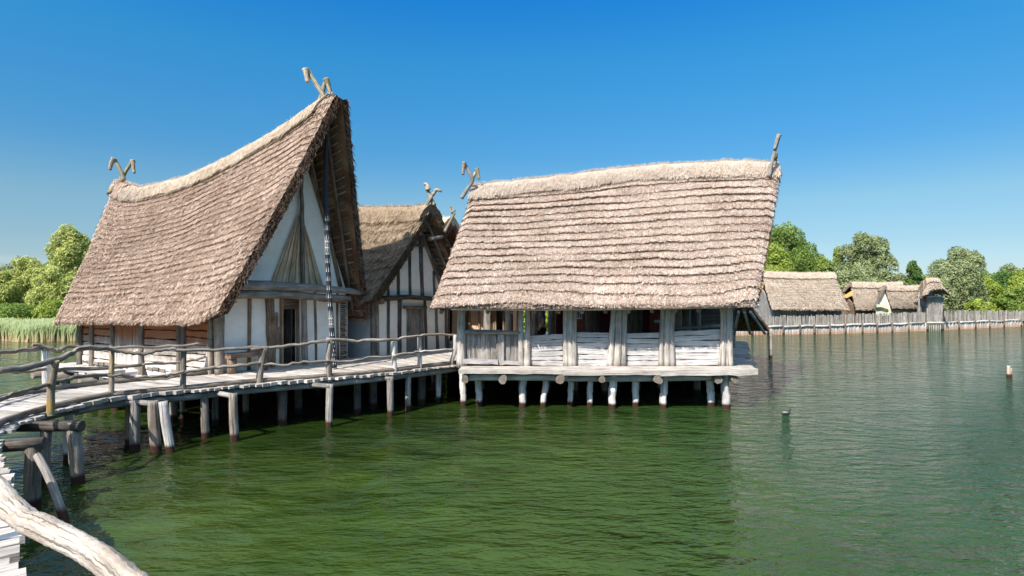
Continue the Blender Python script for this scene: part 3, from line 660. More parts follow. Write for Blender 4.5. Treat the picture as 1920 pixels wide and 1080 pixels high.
# bench by the gable wall
b0 = g.px(412, 0, .33); b1 = g.px(484, 0, .33); bc = (b0+b1)/2; bc.z = DECK
bn = empty('bench', bc, 'low rough wooden bench against the white gable wall beside the doorway', 'bench')
sb = g.at(412, 664, .33).z; z_ = DECK+.46
MB().bar((b0.x, b0.y, z_), (b1.x, b1.y, z_), V3(g.no)*.32, (0, 0, .12), 5, .02).build('seat', BROWNW, bn)
for px in (421, 480):
    q = g.px(px, 0, .33); MB().tube([(q.x, q.y, DECK-.01), (q.x, q.y, z_-.05)], .12, 9, .08, 2).build('leg', BROWNW, bn)

# ================================================================== MIDDLE HOUSE
mh = empty('stilt_house', (-5, 21, 0), 'smaller half-timbered stilt house standing between the tallest house and the long hall', 'stilt house', 'thatched stilt houses joined by the walkway')
g2 = Gable((-4.44, 18.9), (-2.36, 21.45)); A2 = g2.A; mid2 = A2+g2.d*.6
def r2d(s, z): q = mid2+AX*s; return [q[0], q[1], z]
R2 = crv([0, .1, .5, 1], [r2d(-.55, 5.78), r2d(.3, 5.74), r2d(3, 5.9), r2d(6, 5.9)])
def e2n(s, z): q = A2+NB*.35+AX*s; return [q[0], q[1], z]
def e2f(s, z): q = g2.B-NB*.55+AX*s; return [q[0], q[1], z]
E2n = crv([0, .05, .2, 1], [e2n(-.6, 2.95), e2n(-.3, 2.78), e2n(.6, 2.72), e2n(5.5, 2.7)]); E2f = crv([0, 1], [e2f(-.5, 2.75), e2f(5.5, 2.7)])
m1 = thatch('thatch_roof', ruled(E2n, R2, .05), 260, 9, .34, .03, THATCH2, mh, 22000, 21, sl=.15, sw=.018)
m2 = thatch('thatch_roof', ruled(E2f, R2, .0), 100, 9, .34, .03, THATCH2, mh, 3000, 22)
ridge_cap('ridge_cap', R2, E2n, E2f, THATCH2, m1, .34, .55, 160, 23, 7000, .0, 1, bulge=.05)
S2f = ruled(E2f, R2)
for k in range(17): v = .04+k*.055; MB().tube([under(S2f, .015, v, .04), under(S2f, .25, v, .04)], .026, 6, .1, 1).build('roof_batten', ROUGHW, m2)
for u in (.03, .085): MB().tube([under(S2f, u, .02, .1), under(S2f, u, .97, .1)], .05, 7, .08, 3).build('rafter', ROUGHW, m2)
dA, dB = g2.t(765), g2.t(788); zl2 = g2.z(775, 579); zt2 = 2.95
wl = MB(); slab(wl, g2, [(0, zb), (dA, zb), (dA, zt2), (0, zt2)], 0, .15); slab(wl, g2, [(dB, zb), (1, zb), (1, zt2), (dB, zt2)], 0, .15); slab(wl, g2, [(dA, zl2), (dB, zl2), (dB, zt2), (dA, zt2)], 0, .15)
slab(wl, g2, [(0.02, zt2), (1, zt2), (.64, 5.2), (.56, 5.2)], 0, .15); gw2 = wl.build('gable_wall', PLASTER, mh)
def gp2(px, w, y0, y1, o=.03, px2=None, mat=DARKW, name='wall_post'):
    MB().tube([g2.at(px, y0, o), g2.at((px+(px2 or px))/2+rnd.uniform(-.6, .6), (y0+y1)/2, o), g2.at(px2 or px, y1, o)], w, 8, .12, 4).build(name, mat, mh)
for px, w_, p2 in ((699, .09, 698), (706, .06, 705), (727, .05, 727), (748, .07, 748), (798, .045, 795), (820, .055, 816), (836, .05, 834)): gp2(px, w_, 672, 561, .04, p2, ROUGHW if px < 710 else DARKW)
for px, w_, y1, p2 in ((746, .055, 478, 746), (768, .05, 462, 767), (791, .075, 445, 787), (814, .04, 508, 812), (727, .04, 530, 727)): gp2(px, w_, 556, y1, .03, p2)
MB().tube([g2.at(713, 560, .12), g2.at(760, 557, .12), g2.at(824, 562, .12)], .085, 9, .1, 4, wob=.01).build('tie_beam', DARKW, mh)
MB().tube([g2.at(768, 458, .08), g2.at(790, 461, .08)], .06, 7, .1, 3).build('collar_beam', DARKW, mh)
MB().tube([g2.at(787, 448, .5), g2.at(812, 444, .5)], .07, 7, .1, 3).build('collar_beam', ROUGHW, mh)
MB().tube([g2.at(788, 440, .06), g2.at(808, 490, .06), g2.at(826, 540, .06)], .055, 7, .1, 3).build('gable_rafter', BROWNW, mh)
MB().tube([g2.at(753, 576, .09), g2.at(796, 577, .09)], .06, 7, .1, 3).build('lintel', BROWNW, mh)
fr = MB(); fr.bar(g2.at(763.5, 668, .04), g2.at(763.5, 580, .04), V3(g2.dn)*.07, V3(g2.no)*.2, 3, .005); fr.bar(g2.at(789, 664, .04), g2.at(789, 580, .04), V3(g2.dn)*.06, V3(g2.no)*.2, 3, .005); fr.build('door_frame', ROUGHW, mh)
mb = MB()
for k in range(4):
    px = 766.5+k*6; mb.bar(g2.at(px, 666, -.06), g2.at(px, 580, -.06), V3(g2.dn)*.135, V3(g2.no)*.05, 3, .004)
tag(mb.build('door', GREYW, mh), 'closed grey board door')
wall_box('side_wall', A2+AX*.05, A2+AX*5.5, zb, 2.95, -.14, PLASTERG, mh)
mb = MB()
for k in range(16):
    z = DECK+.05+rnd.random()*1.7; s0 = rnd.uniform(.1, 1.6); mb.bar(side(A2, s0, z, .012), side(A2, s0+rnd.uniform(.2, .8), z+rnd.uniform(-.03, .03), .012), (0, 0, rnd.uniform(.015, .05)), V3(NB)*.03, 4, .008)
mb.build('exposed_wattle', DARKW, mh)
MB().tube([side(A2, .1, DECK+.62, .1), side(A2, 2.4, DECK+.5, .1)], .035, 7, .1, 4).build('side_rail', ROUGHW, mh)
wall_box('side_wall', g2.B+AX*.05, g2.B+AX*5.5, zb, 2.9, .14, PLASTERG, mh); wall_box('back_wall', A2+AX*5.5, g2.B+AX*5.5, zb, 2.9, -.1, DARKW, mh)
MB().tube([side(A2, -.4, 2.86, .05), side(A2, 3, 2.9, .05)], .1, 8, .1, 3).build('wall_plate', BROWNW, mh)
fl = MB(); planks_between(fl, [tuple(A2[:2]), tuple((A2+AX*5.5)[:2])], [tuple(g2.B[:2]), tuple((g2.B+AX*5.5)[:2])], .35, DECK, .08); fl.build('floor', ROUGHW, mh)
mb = MB()
for k in range(40):
    z = DECK+.02+k*.045; mb.tube([g2.px(839, z, -.02), g2.px(845+rnd.uniform(-1, 1), z, -.05)], .02, 5, .15, 1)
mb.build('wattle_strip', DARKW, gw2)
for p_, q_ in ((A2+AX*5.3, g2.B+AX*5.3), (g2.B+AX*.8, g2.B+AX*5.4)): wall_box('reflection_blocker', p_, q_, -.5, DECK-.15, .06, DARKW, mh)  # unseen skirts added below this house so the water reflects dark
horn(mh, 20.0, [(787, 400), (800, 384), (813, 362)], [], .075)
horn(mh, 20.1, [(815, 385), (806, 368), (800, 349)], [(803, 356), (800, 347), (795, 345)], .085)
horn(mh, 20.0, [(811, 366), (818, 357)], [(815, 358), (820, 356), (828, 359)], .07)
q = [side(A2, s, 0, -o) for s in (.3, 2, 3.8, 5.4) for o in (.2, 1.7, 3.0)]
piles(mh, [(p.x, p.y) for p in q], .11, DARKW)

# ================================================================== REAR HOUSES (seen over and under the others)
rh = empty('stilt_house', (-4, 28, 0), 'farther thatched house whose roof tip shows between half-timbered house and long hall roof', 'stilt house', 'thatched stilt houses joined by the walkway')
g4 = Gable((-5.0, 25.2), (-2.6, 28.2)); m4 = g4.A+g4.d*.6
Ra = crv([0, 1], [list(Pd(850, 408, 26.5)-Vector((0, 0, .4))), list(Pd(850, 408, 26.5)-Vector((0, 0, .4))+V3(AX)*6)])
def e4(B_, sg, s): q_ = B_+NB*.6*sg+AX*s; return [q_[0], q_[1], 2.7]
E4n = crv([0, 1], [e4(g4.A, 1, -.5), e4(g4.A, 1, 5.5)]); E4f = crv([0, 1], [e4(g4.B, -1, -.5), e4(g4.B, -1, 5.5)])
q1 = thatch('thatch_roof', ruled(E4n, Ra), 120, 10, .34, .05, THATCH, rh, 6000, 31); thatch('thatch_roof', ruled(E4f, Ra), 60, 10, .34, .05, THATCH, rh, 1500, 32)
ridge_cap('ridge_cap', Ra, E4n, E4f, STRAW, q1, .34, .6, 80, 33, 2500)
wl = MB(); slab(wl, g4, [(0, zb), (1, zb), (1, 2.9), (.6, 6.0), (0, 2.9)], 0, .15); wl.build('gable_wall', PLASTER, rh)
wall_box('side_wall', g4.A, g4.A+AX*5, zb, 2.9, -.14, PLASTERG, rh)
horn(rh, 26.0, [(833, 436), (846, 412), (853, 399)], [], .07); horn(rh, 26.1, [(852, 402), (846, 396), (844, 387)], [(846, 398), (850, 397), (853, 393)], .07)
fl = MB(); fl.bar((-6.2, 27, DECK-.05), (-2.5, 29, DECK-.05), (1.5, -3, 0), (0, 0, .1)); fl.build('floor', ROUGHW, rh)
q = [g4.P(t, 0, -o) for t in (.05, .5, .95) for o in (.2, 2.5, 4.8)]; piles(rh, [(p.x, p.y) for p in q], .11, DARKW)

bh = empty('stilt_house', (-.5, 27, 0), 'salmon plastered house seen through the openings above the upright board parapet', 'stilt house', 'thatched stilt houses joined by the walkway')
yb = 24.6
def bx_(px): return (px-CX)/F*yb
wl = MB()
for a, b in ((843, 928), (946, 974)): wl.poly([(bx_(a), yb, zb), (bx_(b), yb, zb), (bx_(b), yb, 2.75), (bx_(a), yb, 2.75)], (0, .14, 0))
wl.build('front_wall', PLASTERS, bh)
for px, w_ in ((899, .05), (972, .08), (880, .06)): MB().tube([(bx_(px), yb-.03, DECK), (bx_(px), yb-.03, 2.75)], w_, 8, .1, 3).build('wall_post', ORANGEW, bh)
fr = MB()
for px in (921, 925.5, 929, 944, 948.5): fr.bar((bx_(px), yb-.05, DECK), (bx_(px), yb-.05, 2.75), (.06, 0, 0), (0, .14, 0), 3, .005)
fr.build('door_frame', ORANGEW, bh)
wl = MB(); wl.poly([(bx_(843), yb, zb), (bx_(843), yb+4, zb), (bx_(843), yb+4, 2.75), (bx_(843), yb, 2.75)], (.1, 0, 0)); wl.poly([(bx_(974), yb, zb), (bx_(974), yb+4, zb), (bx_(974), yb+4, 2.75), (bx_(974), yb, 2.75)], (-.1, 0, 0)); wl.poly([(bx_(843), yb+4, zb), (bx_(974), yb+4, zb), (bx_(974), yb+4, 2.75), (bx_(843), yb+4, 2.75)], (0, .1, 0)); wl.build('rear_wall', DARKW, bh)
mb = MB()
for k in range(30): z = DECK+.03+k*.055; mb.tube([(bx_(868), yb-.05, z), (bx_(879), yb-.03, z)], .022, 5, .15, 1)
mb.build('wattle_strip', BROWNW, bh)
E5a = crv([0, 1], [(-3.1, 24.1, 2.75), (.8, 24.1, 2.75)]); E5b = crv([0, 1], [(-3.1, 29.2, 2.75), (.8, 29.2, 2.75)]); R5 = crv([0, 1], [(-3.0, 26.6, 4.9), (.7, 26.6, 4.9)])
q1 = thatch('thatch_roof', ruled(E5a, R5), 60, 8, .3, .05, THATCH, bh, 1500, 34); thatch('thatch_roof', ruled(E5b, R5), 60, 8, .3, .05, THATCH, bh, 0, 35)
fl = MB(); planks_between(fl, [(-3.2, 24), (-3.2, 29)], [(.7, 24), (.7, 29)], .3, DECK, .08); fl.build('floor', DECKW, bh)
piles(bh, [(x, y) for x in (-2.6, -1, .4) for y in (24.6, 26.6, 28.6)], .11, DARKW)

# ================================================================== RIGHT HOUSE (open hall)
ha = empty('stilt_house', (2.4, 16.2, 0), 'long open stilt hall with thick coursed thatch and bleached board parapets above the water', 'stilt house', 'thatched stilt houses joined by the walkway')
YP = 16.25
def X(px, D=YP): return (px-CX)/F*D
def Z(py, D=YP): return H-(py-YH)/F*D
YE = 15.80
Eh = crv([0, .5, 1], [(X(813, YE), YE, 2.70), (X(1115, YE), YE, 2.70), (X(1414, YE), YE, 2.76)])
rp = [(888, 345), (1000, 333), (1100, 321), (1200, 309), (1300, 302), (1400, 299), (1458, 301)]
Rh = crv([(a-888)/570 for a, b in rp], [list(Pd(a, b+12, 20)-Vector((0, 0, .28))) for a, b in rp])
Er = crv([0, 1], [(-1.2, 24.2, 2.75), (9.7, 24.2, 2.55)])
h1 = thatch('thatch_roof', ruled(Eh, Rh, .10), 560, 17, .36, .075, THATCHR, ha, 150000, 41, sl=.075, sw=.013, perK=16, wob=.6)
tag(h1, 'front roof slope laid in thick ragged courses')
h2 = thatch('thatch_roof', ruled(Er, Rh), 100, 12, .36, .10, THATCH, ha, 2000, 42)
ridge_cap('ridge_cap', Rh, Eh, Er, PALETH, h1, .36, .66, 360, 43, 26000, bulge=.07, wave=.07, sw=.011)
# low lean-to roof at the far right end
LT = crv([0, 1], [(X(1366, 24.3), 24.3, 2.42), (X(1409, 24.3), 24.3, 2.42)]); LB = crv([0, 1], [(X(1330, 27.6), 27.6, Z(621, 27.6)), (X(1441, 27.6), 27.6, Z(621, 27.6))])
lt = thatch('lean_to_roof', ruled(LB, LT), 60, 6, .22, .04, THATCH, ha, 1500, 44)
SL_ = ruled(LB, LT)
for k in range(9): v = .06+k*.11; MB().tube([under(SL_, .0, v, .04), under(SL_, 1.01, v, .04)], .04, 6, .1, 2).build('roof_batten', ROUGHW, lt)
for u in (.1, .42, .68, .93): MB().tube([under(SL_, u, -.03, .1), under(SL_, u, 1.0, .1)], .06, 7, .1, 3).build('rafter', SILVER, lt)
MB().tube([under(SL_, -.02, .01, .16), under(SL_, 1.02, .01, .16)], .07, 7, .1, 4).build('eave_pole', SILVER, lt)
q = Pd(1436, 668, 28.2); MB().tube([(q.x, q.y-.5, -.8), (q.x, q.y-.5, .5), (q.x, q.y-.5, 1.4)], .085, 9, .08, 3).build('pile', wood('warm_pale_pole', (.28, .21, .16), (.42, .34, .27), (.54, .46, .39)), ha)  # pole in its own warm pale wood tone
# batten ends poking out of the right gable edge
for k, v in enumerate((.02, .075, .13)):
    p = V3(ruled(Eh, Rh, .1)(np.array([1.0]), np.array([v]))[0]); MB().bar(p+Vector((-.5, .1, .1)), p+Vector((.16, .05, .12)), (0, .12, 0), (0, 0, .10), 2, .01).build('roof_batten', GREYW, h1)
Sh = ruled(Eh, Rh, .1); Shr = ruled(Er, Rh)
for k in range(14):
    u = .02+k*.0735; MB().tube([under(Sh, u, .0, .12), under(Sh, u, .98, .12)], .06, 7, .08, 3).build('rafter', ROUGHW, h1)
for k in range(7):
    v = .05+k*.07; MB().tube([under(Sh, .0, v, .05), under(Sh, 1, v, .05)], .03, 6, .08, 1).build('roof_batten', ROUGHW, h1)
for k in range(7):
    u = .03+k*.15; MB().tube([under(Shr, u, .0, .12), under(Shr, u, .98, .12)], .06, 7, .08, 3).build('rafter', ROUGHW, h2)
MB().tube([(X(850), YP-.12, 2.86), (X(1120), YP-.1, 2.84), (X(1384), YP-.12, 2.88)], .10, 9, .08, 4).build('wall_plate', GREYW, ha)
MB().tube([(X(850), YP-.62, 2.72), (X(1120), YP-.62, 2.72), (X(1405), YP-.62, 2.8)], .045, 9, .08, 4).build('eave_pole', SILVER, ha)
# gable end walls: woven at the right end, open left
MB().poly([(X(1374), 16.4, 2.8), (X(1374)+2.0, 23.6, 2.8), (X(1400)+1.2, 19.9, 6.7)], (-.1, 0, 0)).build('gable_wall', DARKW, ha)
# front posts: singles, pairs and triples (px base, px top, radius)
HALLW = wood('hall_post_wood', (.20, .17, .145), (.40, .355, .31), (.60, .55, .50), streak=1.0)
posts = [(865, 866, .125), (977, 977, .085), (988, 989, .095), (1062, 1060, .10), (1070, 1068, .10), (1076.5, 1077, .08), (1143, 1151, .09), (1156, 1160, .115), (1167, 1171, .085), (1239, 1242, .08), (1249, 1252, .10), (1259, 1261, .08), (1352, 1356, .10), (1366, 1365, .12)]
for a, b, r in posts:
    MB().tube([(X(a), YP-.06, DECK-.02), (X((a+b)/2)+rnd.uniform(-.02, .02), YP-.05, 2.0), (X(b), YP-.06, 2.9)], [r*1.0, r*.88, r*.75], 10, .09, 4, tint=rnd.uniform(.2, .9)).build('wall_post', HALLW, ha)
MB().tube([(X(868)+.15, YP+.4, DECK), (X(868)+.17, YP+.4, 2.1)], .09, 8, .1, 3).build('wall_post', GREYW, ha)
MB().tube([(X(1377), YP+.45, DECK), (X(1377), YP+.45, 2.9)], .12, 8, .1, 3).build('wall_post', GREYW, ha)
# upright board parapet with rail
mb = MB(); px = 869.0
while px < 974:
    w_ = rnd.uniform(5, 9); top = Z(rnd.uniform(618, 623) if px < 935 else rnd.uniform(621, 624)); bot = Z(677)
    if px+w_ > 976: w_ = 976-px
    mb.bar((X(px+w_/2), YP+.02+rnd.uniform(-.012, .012), bot), (X(px+w_/2)+rnd.uniform(-.01, .01), YP+.02, top), ((w_-.6)/F*YP, 0, 0), (0, .035, 0), 4, .006); px += w_
pr = mb.build('board_parapet', GREYW, ha); tag(pr, 'grey parapet of upright boards')
MB().tube([(X(864), YP-.07, Z(621)), (X(890), YP-.08, Z(622)), (X(930), YP-.08, Z(622.5)), (X(976), YP-.07, Z(624))], [.05, .07, .06, .055], 8, .12, 4).build('hand_rail', GREYW, pr)
MB().bar((X(939), YP-.06, Z(684)), (X(939), YP-.06, Z(626)), (.16, 0, 0), (0, .05, 0), 4, .01).build('cover_board', GREYW, pr)
MB().bar((X(869), YP-.1, Z(676)), (X(934), YP-.1, Z(678)), (0, 0, .12), (0, .12, 0), 6, .012).build('sill_log', WHITEW, pr)
MB().bar((X(943), YP-.1, Z(678.5)), (X(976), YP-.1, Z(680.5)), (0, 0, .09), (0, .1, 0), 6, .01).build('sill_log', WHITEW, pr)
# horizontal board parapets
for a, b, ya, yb_ in ((988, 1061, 631, 624), (1078, 1143, 622, 624), (1169, 1240, 624, 624), (1260, 1353, 621, 617)):
    mb = MB(); n = 6; zt_a, zt_b, z0 = Z(ya), Z(yb_), Z(686); off = [0]
    for i in range(n): off.append(off[-1]+rnd.uniform(.8, 1.2))
    for i in range(n):
        k0 = off[i]/off[-1]; k1 = off[i+1]/off[-1]
        za = z0+(zt_a-z0)*(k0+k1)/2; zb_ = z0+(zt_b-z0)*(k0+k1)/2; hh = ((zt_a+zt_b)/2-z0)*(k1-k0)
        o = rnd.uniform(-.02, .025); j = rnd.uniform(-.013, .013)
        mb.bar((X(a-2), YP+.03+o, za+j), (X(b+2), YP+.03-o, zb_-j), (0, 0, hh-.016), (0, .07, 0), 9, .009, tint=rnd.uniform(.35, .9))
    mb.build('board_parapet', WHITEW, ha)
# platform: edge beam, planks running along the front, ragged right ends
pl = MB(); pl.bar((X(861, 15.8), 15.8, 1.04), (X(1060, 15.75), 15.75, 1.03), (0, .36, 0), (0, 0, .10), 10, .02, tint=.4)
pl.bar((X(1055, 15.7), 15.74, 1.0), (X(1250, 15.7), 15.74, 1.02), (0, .32, 0), (0, 0, .11), 10, .022, tint=.5)
pl.bar((X(1236, 15.7), 15.72, 1.02), (X(1417, 15.7), 15.72, 1.04), (0, .38, 0), (0, 0, .15), 10, .028, tint=.6)
pl.bar((X(866), 15.98, 1.06), (X(1380), 15.98, 1.06), (0, .3, 0), (0, 0, .13), 14, .012, tint=.7)
y = 16.2
while y < 24.5:
    w_ = rnd.uniform(.25, .42); xr = X(1408-abs(y-17)*1.6, y)+rnd.uniform(-.25, .2); pl.bar((X(866, y) if y < 19 else -1.4, y+w_/2, DECK-.05), (xr, y+w_/2, DECK-.05+rnd.uniform(-.01, .01)), (0, w_-.02, 0), (0, 0, .08), 9, .02); y += w_
pl.build('platform', DECKW, ha)
MB().tube([(X(868), 15.99, .83), (X(960), 15.98, .84), (X(1055), 15.99, .83), (X(1056), 15.99, .83)], .085, 9, .09, 4, wob=.008).build('floor_beam', SILVER, ha)
MB().tube([(X(1050), 16.0, .81), (X(1150), 15.98, .82), (X(1345), 15.99, .83)], .085, 9, .09, 5, wob=.008).build('floor_beam', SILVER, ha)
for px, r in ((872, .12), (943, .14), (1050, .15), (1128, .11), (1233, .15), (1345, .13), (1376, .12)):
    MB().tube([(X(px, 15.7), 15.6, .84), (X(px, 15.7)+.05, 18, .84), (X(px, 15.7)+.1, 24, .84)], r*.85, 10, .13, 3, tint=.25).build('cross_beam', ROUGHW, ha)
for a, b, r, y0 in ((869, 867, .10, 748), (899, 897, .10, 755), (980, 983, .115, 763), (1019, 1024, .105, 763), (1069, 1070, .10, 762), (1106, 1108, .095, 762), (1147, 1150, .12, 765), (1192, 1193, .095, 762), (1244, 1246, .12, 765), (1333, 1331, .11, 762), (1362, 1361, .115, 767)):
    D = 3.2*F/(y0-YH); D = max(15.88, min(D, 16.3))
    MB().tube([(X(a-1, D), D, -1), (X(a, D), D, .15), (X((a+b)/2, D)+rnd.uniform(-.02, .02), D, .5), (X(b, D), D, .95)], [r*.85, r*.85, r*.9, r*.82], 9, .14, 4, tint=rnd.uniform(.4, 1), wob=.012).build('pile', SILVER, ha)
sp2 = [(x+rnd.uniform(-.25, .25), y+rnd.uniform(-.3, .3)) for x in np.arange(-.8, 6.6, .95) for y in (18.2, 20.4, 22.8)]
piles(ha, sp2, .11, ROUGHW)
wall_box('reflection_blocker', (-1.3, 24.3, 0), (8.9, 24.3, 0), -.5, DECK-.12, .06, DARKW, ha); wall_box('reflection_blocker', (6.55, 18.5, 0), (8.6, 24.2, 0), -.5, DECK-.12, .06, DARKW, ha)  # skirts added under the hall keep the bright far shore out of reflections
# interior posts, rear wall
for px, y in ((914, 19.6), (955, 19.6), (1004, 18.8), (1034, 20.5), (1105, 20), (1116, 20.5), (1174, 19), (1186, 20), (1200, 20.6), (1288, 19.2), (1278, 19.4), (1308, 21), (1270, 18.2)):
    MB().tube([(X(px, y), y, DECK), (X(px, y)+rnd.uniform(-.03, .03), y, 4.0)], rnd.uniform(.11, .14), 8, .08, 3).build('inner_post', ROUGHW if px > 1100 else GREYW, ha)
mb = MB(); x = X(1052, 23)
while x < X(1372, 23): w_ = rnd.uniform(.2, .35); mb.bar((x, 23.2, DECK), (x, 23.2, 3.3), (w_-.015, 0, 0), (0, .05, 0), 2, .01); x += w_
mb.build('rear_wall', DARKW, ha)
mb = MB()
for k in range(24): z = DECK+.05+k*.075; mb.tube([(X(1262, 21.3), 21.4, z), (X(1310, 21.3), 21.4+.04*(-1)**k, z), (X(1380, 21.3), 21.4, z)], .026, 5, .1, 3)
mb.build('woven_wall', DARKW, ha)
MB().tube([(X(1262, 18), 18, Z(616, 18)), (X(1358, 18), 18, Z(610, 18))], .045, 7, .1, 3).build('inner_rail', GREYW, ha)
rd = empty('added_rear_walkway', (3, 26, 0), 'unseen plank walkway added behind the long hall to darken the water under it', 'walkway')  # added behind the hall to darken what the water beneath reflects
m = MB(); planks_between(m, [(-3.5, 30.5), (8.6, 30.5)], [(-3.5, 24.75), (8.6, 24.75)], .3, DECK-.02, .08); m.build('deck', DECKW, rd)
piles(rd, [(x+rnd.uniform(-.3, .3), y+rnd.uniform(-.3, .3)) for x in np.arange(-3.2, 8.6, 1.05) for y in (25.2, 27.5, 29.8)], .12, DARKW)
for p_, q_ in (((-3.3, 30.3, 0), (8.6, 30.3, 0)), ((-3.4, 24.9, 0), (-3.4, 30.3, 0)), ((8.55, 24.9, 0), (8.55, 30.3, 0))): wall_box('reflection_blocker', p_, q_, -.5, DECK-.12, .06, DARKW, rd)  # added skirts close the walkway underside against reflected brightness
for y in (25.4, 29.8): MB().tube([(-3.4, y, DECK-.24), (2, y, DECK-.24), (8.5, y, DECK-.24)], .1, 8, .08, 3).build('stringer', DARKW, rd)
# horns
horn(ha, 19.4, [(865, 372), (876, 355), (886, 339), (879, 322), (871, 306)], [(871, 304), (869, 315), (868, 328)], .07, GREYW)
horn(ha, 19.6, [(883, 345), (888, 332), (894, 318)], [(893, 316), (896, 325), (898, 336)], .07)
horn(ha, 19.2, [(1442, 332), (1448, 300), (1455, 276), (1461, 256)], [(1461, 253), (1457, 262), (1452, 280)], .075, GREYW)
horn(ha, 19.6, [(1450, 310), (1454, 300), (1455, 288)], [(1454, 286), (1453, 298)], .07)

# info boards standing in the hall
def board(px, y, w, h, z0, mat, label, prt=None, grp=None):
    x = X(px, y); b = empty('info_board', (x, y, DECK), label, 'info board', 'display boards in the hall')
    MB().bar((x, y, DECK+.02), (x, y, z0+h), (w, 0, 0), (0, .05, 0)).build('board_panel', mat, b)
    if prt:
        m_, dz, pw, ph_ = prt; mb = MB(); mb.bar((x, y-.035, z0+dz), (x, y-.035, z0+dz+ph_), (pw, 0, 0), (0, .012, 0)); p_ = mb.build('printed_sheet', m_, b)
        mb = MB()
        for k in range(3): mb.bar((x-pw*.3+k*pw*.28, y-.044, z0+dz+ph_*.2), (x-pw*.3+k*pw*.28, y-.044, z0+dz+ph_*.85), (pw*.14, 0, 0), (0, .006, 0))
        mb.build('printed_mark', BLUE if m_ is PAPER else PAPER, p_)
    for s_ in (-1, 1): MB().bar((x+s_*w*.45, y+.05, DECK), (x+s_*w*.45, y+.05, DECK+.9), (.04, 0, 0), (0, .04, 0)).build('leg', DARKW, b)
board(1084, 18.2, .34, 1.75, 1.1, BRICKR, 'narrow brick red board with a pale blue printed sheet near its top', (PAPER, 1.22, .24, .28))
board(996, 19.4, .40, 1.75, 1.1, BRICKR, 'brick red board under a blue sign beside the standing person', (BLUE, 1.45, .3, .24))
board(1049, 21, .26, 1.7, 1.1, MAG, 'dark magenta board next to the triple post nearest the person')
board(1138, 20, .52, 1.7, 1.1, MAG, 'wide magenta board between the grey inner posts and the triple post')
board(1214, 19.6, .32, 1.7, 1.1, MAG, 'plum board overlapped on its right by the terracotta board')
board(1232, 19.2, .5, 1.7, 1.1, RED, 'terracotta board with a small grey blue label, behind the third parapet', (TEAL, 1.05, .22, .1))

# ================================================================== BOARDWALK
O_ = [(.6, .2), (-1.6, 2.2), (-3.0, 3.7), (-4.0, 4.65), (-5.12, 5.94), (-5.98, 6.83), (-6.98, 7.83), (-7.6, 8.65), (-7.95, 9.4), (-8.08, 10.27), (-8.05, 10.95), (-7.9, 11.67), (-6.96, 12.4), (-5.75, 13.35), (-4.42, 14.2), (-3.04, 15.2), (-2.25, 16.1), (-1.5, 16.9), (-1.15, 17.9), (-1.25, 20), (-1.3, 22.2), (-1.3, 24.2)]
I_ = [(-1.6, -1.8), (-3.6, .4), (-5.0, 1.9), (-6.0, 3.0), (-7.1, 4.4), (-8.0, 5.4), (-9.2, 6.7), (-9.9, 8.0), (-10.15, 9.4), (-10.1, 10.7), (-9.95, 11.6), (-9.8, 12.3), (-9.2, 13.2), (-7.75, 14.8), (-7.1, 15.5), (-5.9, 17.1), (-5.0, 18.3), (-3.6, 20.0), (-2.3, 21.7), (-2.6, 22.4), (-3.0, 23.2), (-3.4, 24.2)]  # last few stations added to stop light reaching the water between the huts
bw = empty('boardwalk', (-6, 12, 0), 'curving plank boardwalk on piles with crooked branch railings leading to the thatched houses', 'boardwalk')
dk = MB(); planks_between(dk, I_, O_, .19, DECK, .075, (.0, .13), .012, .016, .011); dk.build('deck', DECKW, bw)
def smooth_path(P, z, off=0):
    return [Vector((p[0], p[1], z)) for p in P]
def offset_path(P, Q, k):     # move P towards Q by k metres
    out = []
    for p, q in zip(P, Q):
        d = Vector((q[0]-p[0], q[1]-p[1], 0)).normalized(); out.append(Vector((p[0], p[1], 0))+d*k)
    return out
def raised(P, z, w=.01): return [Vector((p.x, p.y, z+rnd.uniform(-w, w))) for p in P]
kin = offset_path(O_, I_, .10)
MB().tube(raised([offset_path(O_, I_, .22)[4]]+kin[5:12], DECK+.045), .055, 7, .1, 5).build('kerb_pole', ROUGHW, bw)
MB().tube(raised(kin[11:18], DECK+.045), .05, 7, .1, 5).build('kerb_pole', ROUGHW, bw)
MB().tube(raised(offset_path(O_, I_, .24)[0:5], DECK+.035), .04, 7, .1, 5).build('kerb_pole', ROUGHW, bw)
MB().tube(raised(offset_path(I_, O_, .10)[5:14], DECK+.045), .055, 7, .1, 5).build('kerb_pole', ROUGHW, bw)
MB().tube(raised(offset_path(O_, I_, .14)[10:], DECK-.17), .075, 8, .09, 4).build('stringer', GREYW, bw)
for a, k, r in ((0, .38, .08), (0, 1.3, .09)):
    MB().tube(raised(offset_path(O_, I_, k), DECK-.19), r, 8, .09, 4).build('stringer', ROUGHW, bw)
MB().tube(raised(offset_path(I_, O_, .35)[:14], DECK-.19), .08, 8, .09, 4).build('stringer', ROUGHW, bw)
